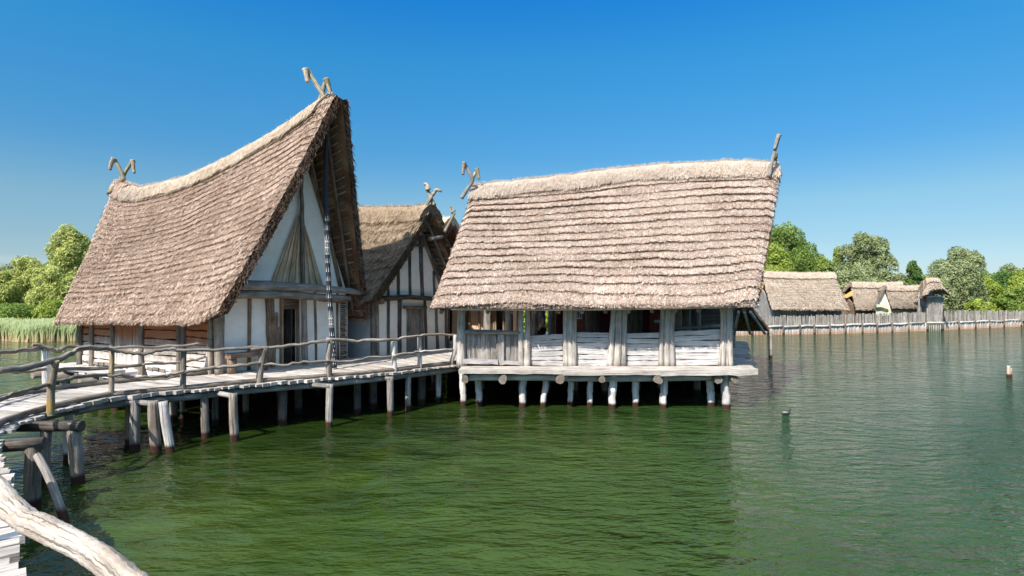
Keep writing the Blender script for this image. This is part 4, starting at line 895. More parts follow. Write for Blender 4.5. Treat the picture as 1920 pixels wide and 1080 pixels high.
# depth of the outer and inner edges as a function of the direction, to stand the railings on them
def dmap(P): return sorted((CX+p[0]/p[1]*F, p[1]) for p in P if p[1] > 1)
om = [(CX+p.x/p.y*F, p.y) for p in kin[9:18]]; om = [(-260, 7.7), (-120, 8.4), (0, 9.0), (60, 9.6)]+[q for q in om if q[0] > 90]
im = [(CX+p[0]/p[1]*F, p[1]) for p in I_[11:14]]; im = [(-260, 8.2), (-60, 10.8), (40, 11.9)]+im
def dint(m, px): return float(np.interp(px, [q[0] for q in m], [q[1] for q in m]))
def rail(pts, m, r, name='rail', mat=ROUGHW, off=-.08, wob=.018, jit=.2):
    r = [q*.72 for q in r] if hasattr(r, '__len__') else r*.72
    return MB().tube([Pd(a, b, dint(m, a)+off) for a, b in pts], r, 8, jit, 4, wob=wob).build(name, mat, bw)
rail([(-160, 770), (-60, 722), (0, 696), (50, 689), (100, 677), (130, 664), (155, 653), (210, 656), (245, 661), (270, 664), (300, 656), (325, 655), (345, 657), (420, 655), (470, 652), (490, 653)], om, [.06, .06, .06, .065, .065, .065, .06, .055, .055, .06, .055, .055, .05, .05, .05, .05])
rail([(470, 655), (520, 650), (560, 646), (590, 642), (618, 640)], om, [.05, .055, .05, .05, .045], off=-.1)
rail([(612, 636), (660, 640), (700, 639), (742, 637), (760, 632), (787, 630), (820, 627), (858, 629)], om, [.055, .05, .06, .05, .05, .055, .045, .05])
rail([(-120, 790), (-40, 762), (0, 750), (30, 737), (60, 729), (92, 722)], om, .05, off=.0)
rail([(98, 718), (130, 710), (165, 704), (206, 703)], om, .045); rail([(200, 704), (250, 706), (290, 707), (320, 702), (345, 696)], om, .04)
rail([(335, 699), (380, 693), (420, 688), (460, 684), (494, 679)], om, [.045, .055, .05, .055, .04])
rail([(490, 682), (530, 684), (570, 679), (618, 678)], om, [.035, .04, .035, .04]); rail([(612, 676), (648, 679), (690, 671), (740, 667)], om, .04); rail([(735, 668), (765, 662), (790, 660)], om, .04); rail([(786, 660), (815, 657), (850, 655)], om, [.035, .045, .04], mat=SILVER)
rail([(215, 706), (290, 712), (330, 706)], om, .03, off=.25)
def post(px, y0, px1, y1, m, r, mat=ROUGHW, bend=0, off=0.0, name='railing_post'):
    D = dint(m, px)+off; a = Pd(px, y0, D); b = Pd(px1, y1, D-.03); c = a.lerp(b, .5)+Vector((bend, 0, 0))
    MB().tube([a-Vector((0, 0, .12)), a, c, b], [r*1.05, r*1.05, r, r*.9], 8, .12, 3, wob=.004).build(name, mat, bw)
post(95, 768, 104, 676, om, .062, LICHENW, -.03); post(209, 742, 210, 657, om, .052, LICHENW); post(343, 731, 344, 656, om, .06); post(486, 716, 498, 650, om, .07, bend=-.02); post(617, 707, 619, 638, om, .075, bend=-.02)
post(740, 695, 738, 640, om, .065, SILVER); post(787, 686, 787, 629, om, .06, SILVER); post(846, 680, 853, 628, om, .06, SILVER, .06); post(862, 684, 860, 632, om, .085, off=-.1)
irl = lambda *a, **k: rail(*a, **k)
rail([(-200, 690), (-80, 668), (0, 661), (45, 657), (82, 654)], im, .06, off=-.05)
rail([(60, 647), (80, 650), (102, 656), (112, 658), (122, 651), (150, 651), (200, 652), (260, 651), (330, 649), (370, 644), (400, 638)], im, [.03, .05, .055, .06, .055, .05, .045, .05, .045, .04, .035], off=-.07)
rail([(-60, 706), (10, 699), (50, 697), (86, 692)], im, .045); rail([(100, 695), (150, 692), (200, 689), (265, 684)], im, [.05, .055, .05, .045]); rail([(265, 684), (320, 680), (360, 676), (386, 668)], im, .04)
post(87, 722, 86, 655, im, .07, SILVER); post(274, 712, 263, 656, im, .06, bend=-.03); post(385, 700, 392, 640, im, .04, SILVER)
# big driftwood rail of the foreground with its posts
fg = [Pd(-260, 800, 4.3), Pd(-90, 872, 3.9), Pd(-20, 914, 3.62), Pd(37, 968, 3.3), Pd(90, 993, 3.12), Pd(155, 1025, 2.95), Pd(222, 1072, 2.75), Pd(330, 1170, 2.45), Pd(520, 1330, 2.1)]
fr_ = MB().tube(fg, [.06, .066, .074, .060, .062, .058, .062, .065, .065], 36, .075, 16, tint=.8, wob=.0035).build('driftwood_rail', DRIFT, bw)
tag(fr_, 'thick pale bleached driftwood handrail')
for q, D in ((Pd(-260, 800, 4.3), 0), (Pd(520, 1330, 2.1), 0)): MB().tube([(q.x, q.y, .6), (q.x, q.y, 1.4), (q.x, q.y, q.z)], .07, 9, .1, 3).build('railing_post', ROUGHW, bw)
# piles under the walkway (image x, waterline y, x at top)
done_ = []
for px, yb_, pt, r, mat in ((62, 952, 60, .10, ROUGHW), (84, 905, 85, .085, ROUGHW), (146, 905, 135, .105, ROUGHW), (127, 862, 127, .07, SILVER), (253, 848, 253, .095, GREYW), (240, 835, 240, .06, ORANGEW), (293, 860, 285, .10, ROUGHW), (319, 867, 304, .08, SILVER), (342, 783, 342, .055, SILVER), (385, 822, 382, .08, ROUGHW), (404, 797, 404, .07, ROUGHW), (440, 841, 436, .09, ROUGHW), (461, 782, 461, .07, ROUGHW), (530, 797, 530, .11, DARKW), (617, 810, 618, .08, GREYW), (732, 784, 731, .08, GREYW), (765, 770, 765, .08, GREYW), (822, 752, 822, .08, SILVER), (670, 775, 670, .10, DARKW), (560, 775, 560, .1, DARKW), (700, 765, 700, .1, DARKW), (790, 757, 791, .12, DARKW)):
    D = 3.2*F/(yb_-YH)
    if px > 200: D = (D+max(D, dint(om, px)))/2
    a = Pd(px, YH+H/D*F, D); b = Pd(pt, YH+(H-1.0)/D*F, D)
    MB().tube([(a.x-(b.x-a.x)*.5, a.y, -1), (a.x, a.y, .02), ((a.x+b.x)/2, a.y, .5), (b.x, a.y+.03, 1.0)], [r, r, r*1.03, r*.98], 10, .08, 4).build('pile', mat, bw)
    if px in (62, 146, 253, 293, 385, 440, 617, 732, 822):      # bearer carried by this pile, running in under the deck
        near = min(range(len(O_)), key=lambda i: (O_[i][0]-b.x)**2+(O_[i][1]-b.y)**2); d = Vector((I_[near][0]-O_[near][0], I_[near][1]-O_[near][1], 0)).normalized()
        big = px in (62, 146); p0 = Vector((b.x, b.y, .94 if big else .95))-d*(.16 if big else .03); p1 = p0+d*3.1; rr = {62: .095, 146: .095}.get(px, .06)
        MB().tube([p0, (p0+p1)/2, p1], rr, 9, .09, 3).build('cross_beam', DARKW if big else GREYW, bw)
MB().tube([Pz(134, 982, 0)+Vector((0, 0, -.25)), Pd(96, 905, 8.4), Pd(58, 836, 8.75)], .058, 9, .1, 4).build('brace', GREYW, bw)

# ================================================================== PERSON in the hall
SKIN = flat('skin', (.45, .27, .19), .6, .05); SHIRT = flat('grey_blue_shirt', (.12, .14, .18), .9, .1); TROUS = flat('black_trousers', (.015, .015, .018), .9, .1); HAIR = flat('dark_hair', (.03, .02, .015), .8, .2)
px_, py_ = X(1016, 18.4), 18.4
pe = empty('person', (px_, py_, DECK), 'person in grey shirt and black trousers standing inside the open hall', 'person')
def skinned(name, verts, edges, radii, mat, sub=2):
    me = bpy.data.meshes.new(name); me.from_pydata(verts, edges, []); o = bpy.data.objects.new(name, me); C.objects.link(o); o.parent = pe
    me.materials.append(mat); md = o.modifiers.new('skin', 'SKIN'); md.use_smooth_shade = True
    for i, r in enumerate(radii): me.skin_vertices[0].data[i].radius = r if isinstance(r, tuple) else (r, r); me.skin_vertices[0].data[i].use_root = (i == 0)
    o.modifiers.new('sub', 'SUBSURF').levels = sub; o.modifiers['sub'].render_levels = sub; return o
# facing left and a little away
V_ = [(0, 0, .95), (0, 0, 1.15), (0, .01, 1.38), (0, .0, 1.50), (-.01, -.0, 1.58), (-.02, 0, 1.70),
      (.0, .09, .90), (-.01, .10, .50), (.01, .10, .09), (-.13, .10, .035), (0, -.09, .90), (.03, -.10, .50), (.05, -.10, .09), (-.09, -.11, .035),
      (0, .19, 1.42), (.02, .24, 1.15), (-.09, .21, .93), (-.15, .19, .86), (0, -.19, 1.42), (.03, -.25, 1.15), (-.07, -.23, .93), (-.13, -.21, .86)]
E_ = [(0, 1), (1, 2), (2, 3), (3, 4), (4, 5), (0, 6), (6, 7), (7, 8), (8, 9), (0, 10), (10, 11), (11, 12), (12, 13), (3, 14), (14, 15), (15, 16), (16, 17), (3, 18), (18, 19), (19, 20), (20, 21)]
R_ = [(.11, .14), (.10, .13), (.12, .16), (.07, .08), .052, (.095, .08), .085, .058, .045, .04, .085, .058, .045, .04, .055, .042, .033, .035, .055, .042, .033, .035]
body = skinned('body', V_, E_, R_, SKIN)
def fingers(base, sgn):
    vs, es, rs = [], [], []
    for k, (dy, L) in enumerate(((-.028, .07), (-.010, .08), (.008, .075), (.026, .06))):
        b = len(vs); vs += [(base[0]-.02, base[1]+dy, base[2]-.02), (base[0]-.04, base[1]+dy, base[2]-.02-L*.5), (base[0]-.035, base[1]+dy*1.1, base[2]-.02-L)]; es += [(b, b+1), (b+1, b+2)]; rs += [.010, .009, .008]
    b = len(vs); vs += [(base[0]-.01, base[1]-sgn*.035, base[2]+.02), (base[0]-.05, base[1]-sgn*.05, base[2]-.02)]; es += [(b, b+1)]; rs += [.012, .009]
    return vs, es, rs
skinned('shirt', [(0, 0, .98), (0, 0, 1.18), (0, .01, 1.38), (0, 0, 1.47), (0, .19, 1.43), (.02, .23, 1.22), (0, -.19, 1.43), (.025, -.235, 1.22)], [(0, 1), (1, 2), (2, 3), (3, 4), (4, 5), (3, 6), (6, 7)], [(.13, .165), (.12, .15), (.135, .18), (.09, .10), .07, .06, .07, .06], SHIRT)
skinned('trousers', [(0, 0, .96), (0, .09, .86), (-.01, .10, .50), (.01, .10, .10), (0, -.09, .86), (.03, -.10, .50), (.05, -.10, .10)], [(0, 1), (1, 2), (2, 3), (0, 4), (4, 5), (5, 6)], [(.125, .16), (.105, .095), .075, .062, (.105, .095), .075, .062], TROUS)
skinned('hair', [(.02, 0, 1.62), (.025, 0, 1.71), (-.01, 0, 1.765)], [(0, 1), (1, 2)], [.07, .095, .075], HAIR)
for bs, sg in (((-.15, .19, .86), 1), ((-.13, -.21, .86), -1)):
    v, e, r = fingers(bs, sg); skinned('fingers', v, e, r, SKIN, 1)

# ================================================================== COOT, MOORING POST
d = Pz(1474, 777, 0); dc = empty('water_bird', d, 'small dark water bird swimming on the open lake right of the hall', 'bird')
m = MB(); x, y, z = 0, 0, 0
m.tube([(x-.22, y, .06), (x-.15, y, .045), (x-.04, y, .05), (x+.08, y, .055), (x+.135, y, .09), (x+.15, y, .15), (x+.165, y, .20), (x+.20, y, .205), (x+.225, y, .195)], [.012, .05, .085, .075, .045, .032, .036, .028, .008], 12, .01, 4)
m.build('body', flat('dark_plumage', (.035, .04, .04), .7, .3, 40), dc)
m = MB(); m.tube([(x-.17, y-.045, .09), (x-.05, y-.06, .10), (x+.05, y-.05, .085)], [.015, .035, .015], 8, .02, 4); m.build('wing', flat('grey_wing', (.30, .31, .27), .7, .2, 40), dc)
m = MB(); m.tube([(x+.215, y, .198), (x+.245, y, .19)], [.012, .004], 6, 0, 1); m.build('beak', PAINTW, dc)
for o_ in dc.children:
    o_.location = (0, 0, 0)
    for v_ in o_.data.vertices: v_.co = (v_.co+d)*.62
p = Pz(1893, 709, 0); mp_ = MB(); mp_.tube([(p.x-.05, p.y, -1), (p.x-.05, p.y, .1), (p.x-.04, p.y, .45)], .055, 10, .1, 4); mp_.tube([(p.x+.045, p.y, -1), (p.x+.045, p.y, .1), (p.x+.04, p.y, .36)], .04, 10, .1, 4)
tag(mp_.build('mooring_post', wood('warm_post_wood', (.30, .2, .13), (.5, .38, .28), (.65, .53, .42)), None, loc=p), 'short split wooden post standing alone in open water', 'post')

# ================================================================== PALISADE, TOWER, FAR HOUSES
def by(px): return float(np.interp(px, [1300, 1440, 1560, 1690, 1740, 1920, 2100], [631, 628, 626, 622.3, 620, 611.8, 604]))
def ty(px): return float(np.interp(px, [1300, 1440, 1560, 1690, 1800, 1920, 2100], [594, 591, 588, 584.5, 580, 581, 578]))
def ry(px): return float(np.interp(px, [1300, 1440, 1560, 1690, 1920, 2100], [615, 613, 610, 607, 600.5, 596]))
PALE = wood('pale_stakes', (0.144, 0.126, 0.108), (0.259, 0.234, 0.205), (0.360, 0.331, 0.295), wet=False)
def base_stain(w, col):
    z = w.n('ShaderNodeSeparateXYZ'); w.l(w.n('ShaderNodeNewGeometry').outputs['Position'], z.inputs[0]); n = w.noise(w.coord('pos', (3, 3, .5)), 2, 3)
    return w.mix(w.mr(w.math('ADD', z.outputs[2], w.math('MULTIPLY', n, .3)), .2, .5, .75, 0), col, (.36, .19, .10))
PALEB = wood('bleached_sheet_boards', (0.306, 0.272, 0.238), (0.468, 0.433, 0.391), (0.578, 0.544, 0.501), wet=False, extra=base_stain)
def palisade(a, b, label):
    q = Pz((a+b)/2, by((a+b)/2), 0); e = empty('palisade', q, label, 'fence', 'palisade fences along the far shore')
    m = MB(); px = a
    while px < b:
        D = 3.2*F/(by(px)-YH); w_ = rnd.uniform(.07, .14); x = (px-CX)/F*D; z1 = H-(ty(px)-YH)/F*D-.1+rnd.uniform(-.07, .07)
        m.tube([(x, D+.06, .5), (x+rnd.uniform(-.04, .04), D+.06, z1)], w_/2, 5, .1, 1, smooth=False); px += (w_+rnd.uniform(0, .035))/D*F*.98
    m.build('stake_row', PALE, e)
    m = MB(); px = a
    while px < b:
        D = 3.2*F/(by(px)-YH); w_ = rnd.uniform(.16, .3); x = (px-CX)/F*D; zt_ = H-(ry(px)-YH)/F*D
        m.bar((x+w_/2, D-.03+rnd.uniform(-.02, .02), -.6), (x+w_/2, D-.03, zt_+rnd.uniform(-.05, .05)), (w_-.03, 0, 0), (0, .05, 0), 1, 0); px += w_/D*F
    m.build('sheet_boards', PALEB, e)
    px = a; 
    while px < b-8:
        p2 = min(b, px+rnd.uniform(26, 34)); P = []
        for k in (0, .5, 1):
            qx = px+(p2-px)*k; D = 3.2*F/(by(qx)-YH)-.14; P.append(Vector(((qx-CX)/F*D, D, H-(ry(qx)-YH)/F*D+rnd.uniform(-.05, .05))))
        m = MB(); m.tube(P, .085, 7, .12, 2); m.build('rail', PALEB, e)
        m = MB(); m.tube([(P[0].x, P[0].y-.1, -.6), (P[0].x, P[0].y-.1, P[0].z+.12)], .06, 6, .1, 1); m.build('fence_post', DARKW, e); px = p2
palisade(1345, 1737, 'long grey stake palisade in front of the far thatched houses')
palisade(1767, 1935, 'grey stake palisade running right from the watchtower below the trees')
def far_house(name, tl, tr, bl, br, D1, D2, label, wallm, gleft=True, K=14, back=None, gm=None, n=9000, gpx=None):
    c = Pd((bl[0]+br[0])/2, bl[1], (D1+D2)/2); e = empty(name, (c.x, D2, .2), label, 'thatched house', 'thatched houses behind the palisade')
    Ea = crv([0, 1], [list(Pd(*bl, D1)), list(Pd(*br, D1))]); Rr = crv([0, .5, 1], [list(Pd(*tl, D2)-Vector((0, 0, .3))), list((Pd(*tl, D2)+Pd(*tr, D2))/2-Vector((0, 0, .36))), list(Pd(*tr, D2)-Vector((0, 0, .3)))])
    a = Pd(*bl, D1); b = Pd(*br, D1); dd = 2*(D2-D1); Eb = crv([0, 1], [(a.x+.5, a.y+dd, a.z), (b.x+1.2, b.y+dd, b.z)])
    r = thatch('thatch_roof', ruled(Ea, Rr, .15), 160, K, .3, .035, FARTHATCH, e, n, 61, perK=8, sw=.03, sl=.25); thatch('thatch_roof', ruled(Eb, Rr, .1), 60, K, .3, .03, FARTHATCH, e, 500, 62, perK=5)
    ridge_cap('ridge_cap', Rr, Ea, Eb, FARTHATCH, r, .3, .7, 80, 63, 1500, sw=.03)
    zb_ = .2; y0 = D1+.5; y1 = D1+dd-.5; xl = a.x+.35+(0 if gleft else 0); xr = b.x-.35
    m = MB(); x = xl
    while x < xr: m.bar((x+.1, y0, zb_), (x+.1, y0, a.z+.25), (.17, 0, 0), (0, .05, 0)); x += .2
    m.build('front_wall', wallm, e)
    m = MB(); m.poly([(xl, y0, zb_), (xl+.3, y1, zb_), (xl+.3, y1, a.z+.2), (Rr(np.array([0.]))[0][0]*.35+xl*.65, D2, Rr(np.array([0.]))[0][2]-.6), (xl, y0, a.z+.2)], (.12, 0, 0)); m.build('gable_wall', gm or wallm, e)
    m = MB(); m.poly([(xr, y0, zb_), (xr+.3, y1, zb_), (xr+.3, y1, a.z+.2), (xr+.1, D2, Rr(np.array([1.]))[0][2]-.6), (xr, y0, a.z+.2)], (-.12, 0, 0)); m.build('gable_wall', gm or wallm, e)
    return e, Ea, Rr, Eb
f1, Ea, Rr, Eb = far_house('far_thatched_house', (1428, 511), (1563, 513), (1446, 582), (1589, 583), 45.5, 49.2, 'broad thatched house just right of the hall, largest behind the palisade', PALE, gm=GREYW)  # gable in dark wood, putting the roof overhang's shade into its colour
MB().poly([Pd(1410, 545, 48.6), Pd(1432, 530, 48.4), Pd(1431, 540, 48.3), Pd(1414, 548, 48.5)], (0, .25, 0)).build('hood', flat('ochre_straw', (.42, .26, .08), .9, .3, 6), f1)
f2, *_ = far_house('far_thatched_house', (1594, 531), (1692, 531), (1604, 583), (1668, 583), 49.5, 52.5, 'thatched house with stitched ridge, left of the plastered gable', BROWNW)
MB().poly([Pd(1583, 556, 51.6), Pd(1600, 545, 51.4), Pd(1599, 554, 51.3), Pd(1587, 559, 51.5)], (0, .25, 0)).build('hood', flat('ochre_straw_cap', (.42, .26, .08), .9, .3, 6), f2)
f3, Ea3, R3, Eb3 = far_house('far_thatched_house', (1659, 538), (1735, 537), (1672, 581), (1740, 581), 47.8, 50.6, 'thatched house with pale plastered gable next to the watchtower', PLASTERY, gm=PLASTERY)
# its gable turns toward the lake: pale plaster triangle under a dark eave edge
gq = MB(); D_ = 48.4; gq.poly([Pd(1643, 592, D_), Pd(1664, 592, D_), Pd(1673, 586, D_-.3), Pd(1658, 546, D_+.8), Pd(1643, 575, D_)], (0, .12, 0)); gq.build('gable_wall', PLASTERY, f3)
m = MB(); m.tube([Pd(1637, 580, D_-.3), Pd(1648, 560, D_+.1), Pd(1659, 541, D_+.6)], [.09, .1, .08], 7, .2, 6); m.build('gable_edge', DARKW, f3)
m = MB(); m.bar(Pd(1642, 573, D_-.15), Pd(1664, 573, D_-.15), (0, 0, .22), (0, .25, 0), 3, .03); m.build('pent_ledge', PLASTERY, f3)
# watchtower
Dt = 46.6; tw = empty('watchtower', (X(1752, Dt), Dt, 0), 'small thatched lookout tower of upright boards standing over the palisade', 'tower')
def bxw(mb, pa, pb, y0, y1, D, d, fill=.17):
    x = X(pa, D); xe = X(pb, D)
    while x < xe-.02: mb.bar((x+fill/2, D, Z(y0, D)), (x+fill/2, D, Z(y1, D)), (fill-.012, 0, 0), (0, .05, 0), 1, 0); x += fill
m = MB(); bxw(m, 1738.5, 1765.5, 604, 556, Dt, 0); m.build('front_wall', PALE, tw)
m = MB()
for px, D in ((1766, Dt), (1766, Dt+.9), (1739, Dt+.9), (1739, Dt)): m.tube([(X(px, Dt), D, -.5), (X(px, Dt), D, Z(540, Dt))], .07, 7, .08, 2)
for px in (1728, 1738.5): m.tube([(X(px, Dt), Dt+.3, -.3), (X(px, Dt), Dt+.3, Z(548, Dt))], .06, 7, .08, 2)
m.build('corner_posts', GREYW, tw)
m = MB(); m.poly([(X(1739, Dt), Dt+.1, Z(603, Dt)), (X(1739, Dt), Dt+.9, Z(603, Dt)), (X(1739, Dt), Dt+.9, Z(556, Dt)), (X(1739, Dt), Dt+.1, Z(556, Dt))], (.06, 0, 0)); m.poly([(X(1765, Dt), Dt+.1, Z(603, Dt)), (X(1765, Dt), Dt+.9, Z(603, Dt)), (X(1765, Dt), Dt+.9, Z(556, Dt)), (X(1765, Dt), Dt+.1, Z(556, Dt))], (-.06, 0, 0)); m.poly([(X(1739, Dt), Dt+.9, Z(603, Dt)), (X(1765, Dt), Dt+.9, Z(603, Dt)), (X(1765, Dt), Dt+.9, Z(545, Dt)), (X(1739, Dt), Dt+.9, Z(545, Dt))], (0, .06, 0)); m.build('side_wall', GREYW, tw)
MB().bar((X(1737, Dt), Dt-.08, Z(604.5, Dt)), (X(1767, Dt), Dt-.08, Z(604.5, Dt)), (0, 0, .1), (0, .1, 0)).build('sill', SILVER, tw); MB().bar((X(1737, Dt), Dt-.06, Z(556, Dt)), (X(1767, Dt), Dt-.06, Z(556, Dt)), (0, 0, .08), (0, .1, 0)).build('rail', SILVER, tw)
for px in (1743, 1747, 1751, 1755, 1759, 1763): MB().tube([(X(px, Dt), Dt, -.5), (X(px, Dt), Dt, Z(606, Dt))], .05, 6, .1, 1).build('leg', PALE if px % 2 else DARKW, tw)
m = MB(); m.bar((X(1728, Dt), Dt+.3, Z(592, Dt)), (X(1738, Dt), Dt+.3, Z(592, Dt)), (0, 0, .08), (0, .06, 0)); m.bar((X(1728, Dt), Dt+.5, Z(583, Dt)), (X(1738, Dt), Dt+.5, Z(583, Dt)), (0, 0, .8), (0, .06, 0)); m.build('side_landing', GREYW, tw)
Et = crv([0, .28, .42, .6, .8, 1], [list(Pd(1729, 556, 46.0)), list(Pd(1741, 553, 46.0)), list(Pd(1749, 545.5, 46.0)), list(Pd(1763, 545, 46.0)), list(Pd(1768, 550, 46.0)), list(Pd(1777, 554, 46.0))])
Rt = crv([0, 1], [list(Pd(1735, 524, 47.0)-Vector((0, 0, .2))), list(Pd(1757, 523, 47.0)-Vector((0, 0, .2)))]); Etb = crv([0, 1], [list(Pd(1722, 552, 48.1)), list(Pd(1776, 552, 48.1))])
tr_ = thatch('thatch_roof', ruled(Et, Rt, .1), 90, 10, .22, .03, FARTHATCH, tw, 2500, 71, perK=7, sw=.03, wob=.3); thatch('thatch_roof', ruled(Etb, Rt, .1), 50, 8, .22, .03, FARTHATCH, tw, 500, 72, perK=6)
Ew = crv([0, 1], [list(Pd(1719, 556, 47.9)), list(Pd(1737, 555, 46.0))]); thatch('hipped_end', ruled(Ew, crv([0, 1], [list(Pd(1733, 529, 47.2)), list(Pd(1737, 526, 46.7))])), 40, 8, .18, .03, FARTHATCH, tw, 1500, 73, perK=6)
ridge_cap('ridge_cap', Rt, Et, Etb, FARTHATCH, tr_, .22, .35, 40, 74, 600, sw=.03, bulge=.05)
# jetty at the far right edge
q = Pz(1922, 612, 0); jt = empty('jetty', q, 'dark wooden jetty end with a handrail at the far end of the palisade', 'jetty')
MB().bar((q.x-.4, q.y-.8, .55), (q.x+6, q.y-2, .55), (0, 2, 0), (0, 0, .12), 3, .02).build('deck', GREYW, jt)
for k in range(4): MB().tube([(q.x-.3+k*1.6, q.y-1.6-k*.3, -.6), (q.x-.3+k*1.6, q.y-1.6-k*.3, 1.5)], .08, 7, .1, 2).build('post', DARKW, jt)
MB().tube([(q.x-.4, q.y-1.6, 1.35), (q.x+5, q.y-2.6, 1.35)], .05, 7, .1, 2).build('rail', GREYW, jt)

# ================================================================== TREES
BARK = wood('bark', (.05, .04, .03), (.11, .09, .07), (.2, .17, .14), wet=False)
def tree(px, top, hw, D, mat, label, n=9000, leaf=.26, base=603, seed=0, name='tree', cat='tree', lobes=22, shape=1.0, pointy=0.0, dens=1.0, group='trees on the far shore'):
    R = np.random.default_rng(900+seed); sc = D/F; cx = (px-CX)*sc; zt_ = H-(top-YH)*sc; zb_ = max(.2, H-(base-YH)*sc); hh = (zt_-zb_)/2; w_ = hw*sc; cz = (zt_+zb_)/2
    e = empty(name, (cx, D, .2), label, cat, group)
    V, Q, T = [], [], []; off = 0; L = []
    for i in range(lobes):
        a = R.random()*2*PI; q = (i+.5)/lobes*2-1; rad = math.sqrt(max(0, 1-abs(q)**2.2))*(1-pointy*max(0, q)**1.0*.6)
        rr = rad*(.55+.45*R.random()**.5)
        s_ = (.34+.16*R.random())*(1-.35*max(0, q))
        L.append((math.cos(a)*rr*.72, math.sin(a)*rr*.62, q*.80, s_, R.random()))
    L.append((0, 0, .62*.9, .38, .5)); L.append((0, 0, 0, .55, .4)); L.append((0, 0, -.4, .55, .4))
    per = np.array([l[3]**2 for l in L]); per = (per/per.sum()*n*1.6).astype(int)
    for (lx, ly, lz, s_, tn), m in zip(L, per):
        d = nrm(R.normal(size=(m, 3))); d[:, 2] = np.where(d[:, 2] < -.3, -d[:, 2]*.6, d[:, 2]); d = nrm(d)
        bump = .82+.30*vn(d[:, 0]*3.1+lx*9, d[:, 2]*3.1+d[:, 1]*2.3+lz*7, seed % 5)
        r = s_*bump*(.62+.42*R.random(m)**.5)
        c = np.stack([cx+(lx+d[:, 0]*r)*w_, D+(ly+d[:, 1]*r)*w_*.9, cz+lz*hh*(1)+d[:, 2]*r*(.45*w_+.55*hh)*shape], 1)
        c[:, 2] = np.maximum(c[:, 2], .25)
        nn = nrm(d+R.normal(size=(m, 3))*.75); tg = nrm(np.cross(nn, R.normal(size=(m, 3)))); bt = np.cross(nn, tg)
        l = leaf*.78*(.5+.8*R.random(m))[:, None]; a1, q1, t1 = blades(c-tg*l*.5, c+tg*l*.5, bt*l*.28, np.clip(.25+.34*tn+.30*R.random(m)+.2*(R.random(m) > .93), 0, 1))
        V.append(a1); Q.append(q1+off); T.append(t1); off += len(a1)
    build_np('crown', np.concatenate(V), np.concatenate(Q), mat, e, np.concatenate(T))
    tk = MB(); tk.tube([(cx, D, -.1), (cx+.1, D, cz*.6), (cx, D, cz+hh*.5)], [w_*.07+.1, w_*.05+.07, .05], 8, .1, 4)
    for k in range(5): a = k*1.3; tk.tube([(cx, D, cz-hh*.4+k*.15*hh), (cx+math.cos(a)*w_*.3, D+math.sin(a)*w_*.3, cz-hh*.1+k*.15*hh), (cx+math.cos(a)*w_*.55, D+math.sin(a)*w_*.5, cz+hh*(.1+.12*k))], [.09, .06, .03], 6, .1, 3)
    tk.build('trunk', BARK, e); return e
# right shore
tree(1462, 418, 62, 62, G_MID, 'tall mid green tree rising directly behind the ridge of the largest far house', 16000, .28, seed=1, lobes=30)
tree(1500, 445, 44, 66, G_MID, 'green tree leaning right of the tallest one behind the largest far house', 9000, .28, seed=2)
tree(1455, 455, 38, 55, G_YEL, 'bright yellow green conifer-like tree closest behind the left end of the largest far house', 9000, .24, seed=3, pointy=.9)
tree(1548, 478, 34, 63, G_MID, 'lower green tree in the dip between the tall tree and the round silvery one', 7000, .26, seed=4)
tree(1572, 455, 17, 64, G_YEL, 'slender light green sapling against the left side of the round silvery tree', 3500, .24, seed=5, pointy=.5)
tree(1622, 436, 48, 60, G_GREY, 'round silvery green tree with open crown above the stitched-ridge house', 14000, .25, base=560, seed=6, lobes=30)
tree(1600, 505, 50, 57, G_GREY, 'silvery bushes under the round silvery tree', 8000, .24, base=595, seed=7, name='bush', cat='bush')
tree(1665, 505, 36, 57, G_GREY, 'pale bush behind the plastered gable', 6000, .24, base=590, seed=8, name='bush', cat='bush')
tree(1708, 486, 22, 58, G_DARK, 'small dark green oval tree left of the watchtower', 6500, .24, base=590, seed=9)
tree(1797, 465, 56, 60, G_GREY, 'big domed silver green willow right behind the watchtower', 20000, .25, base=605, seed=10, lobes=34)
tree(1762, 520, 30, 57, G_GREY, 'low silvery growth at the left foot of the big willow', 4500, .24, base=600, seed=11, name='bush', cat='bush')
tree(1852, 520, 36, 62, G_YEL, 'light green tree filling the gap right of the big willow', 7000, .25, seed=12)
tree(1880, 507, 32, 66, G_DARK, 'dark green tree near the right end of the shore', 8000, .25, seed=13)
tree(1922, 498, 34, 60, G_YEL, 'yellow green tree at the far end of the palisade', 9000, .25, seed=14)
tree(1905, 540, 30, 58, G_MID, 'green bush below the dark and yellow green trees', 5000, .24, seed=15, name='bush', cat='bush')
tree(1836, 560, 22, 55, G_YEL, 'bright yellow green shrub peeping over the palisade', 3500, .22, base=600, seed=16, name='bush', cat='bush')
tree(1980, 480, 60, 68, G_MID, 'green tree at the edge of the view beyond the palisade', 6000, .3, seed=17)
tree(1420, 500, 40, 58, G_MID, 'green bush between the hall roof and the largest far house', 5000, .26, seed=18, name='bush', cat='bush')
for i_, (px_t, top_, hw_, m_, nm) in enumerate(((1535, 512, 40, G_MID, 'green undergrowth behind the gap right of the tallest tree'), (1650, 516, 40, G_MID, 'mid green undergrowth behind the plastered gable and the round silvery tree'), (1690, 512, 38, G_GREY, 'grey green thicket between the plastered gable and the dark oval tree'), (1740, 515, 34, G_MID, 'green thicket behind the watchtower roof'), (1830, 505, 38, G_MID, 'mid green tree tucked behind the right flank of the big willow'), (1868, 515, 40, G_MID, 'mid green thicket in front of the dark green tree'), (1900, 495, 36, G_GREY, 'grey green tree between the dark green tree and the frame edge'))):
    tree(px_t, top_, hw_, 70, m_, nm, 6500, .26, seed=40+i_, name='bush' if top_ > 508 else 'tree', cat='bush' if top_ > 508 else 'tree')
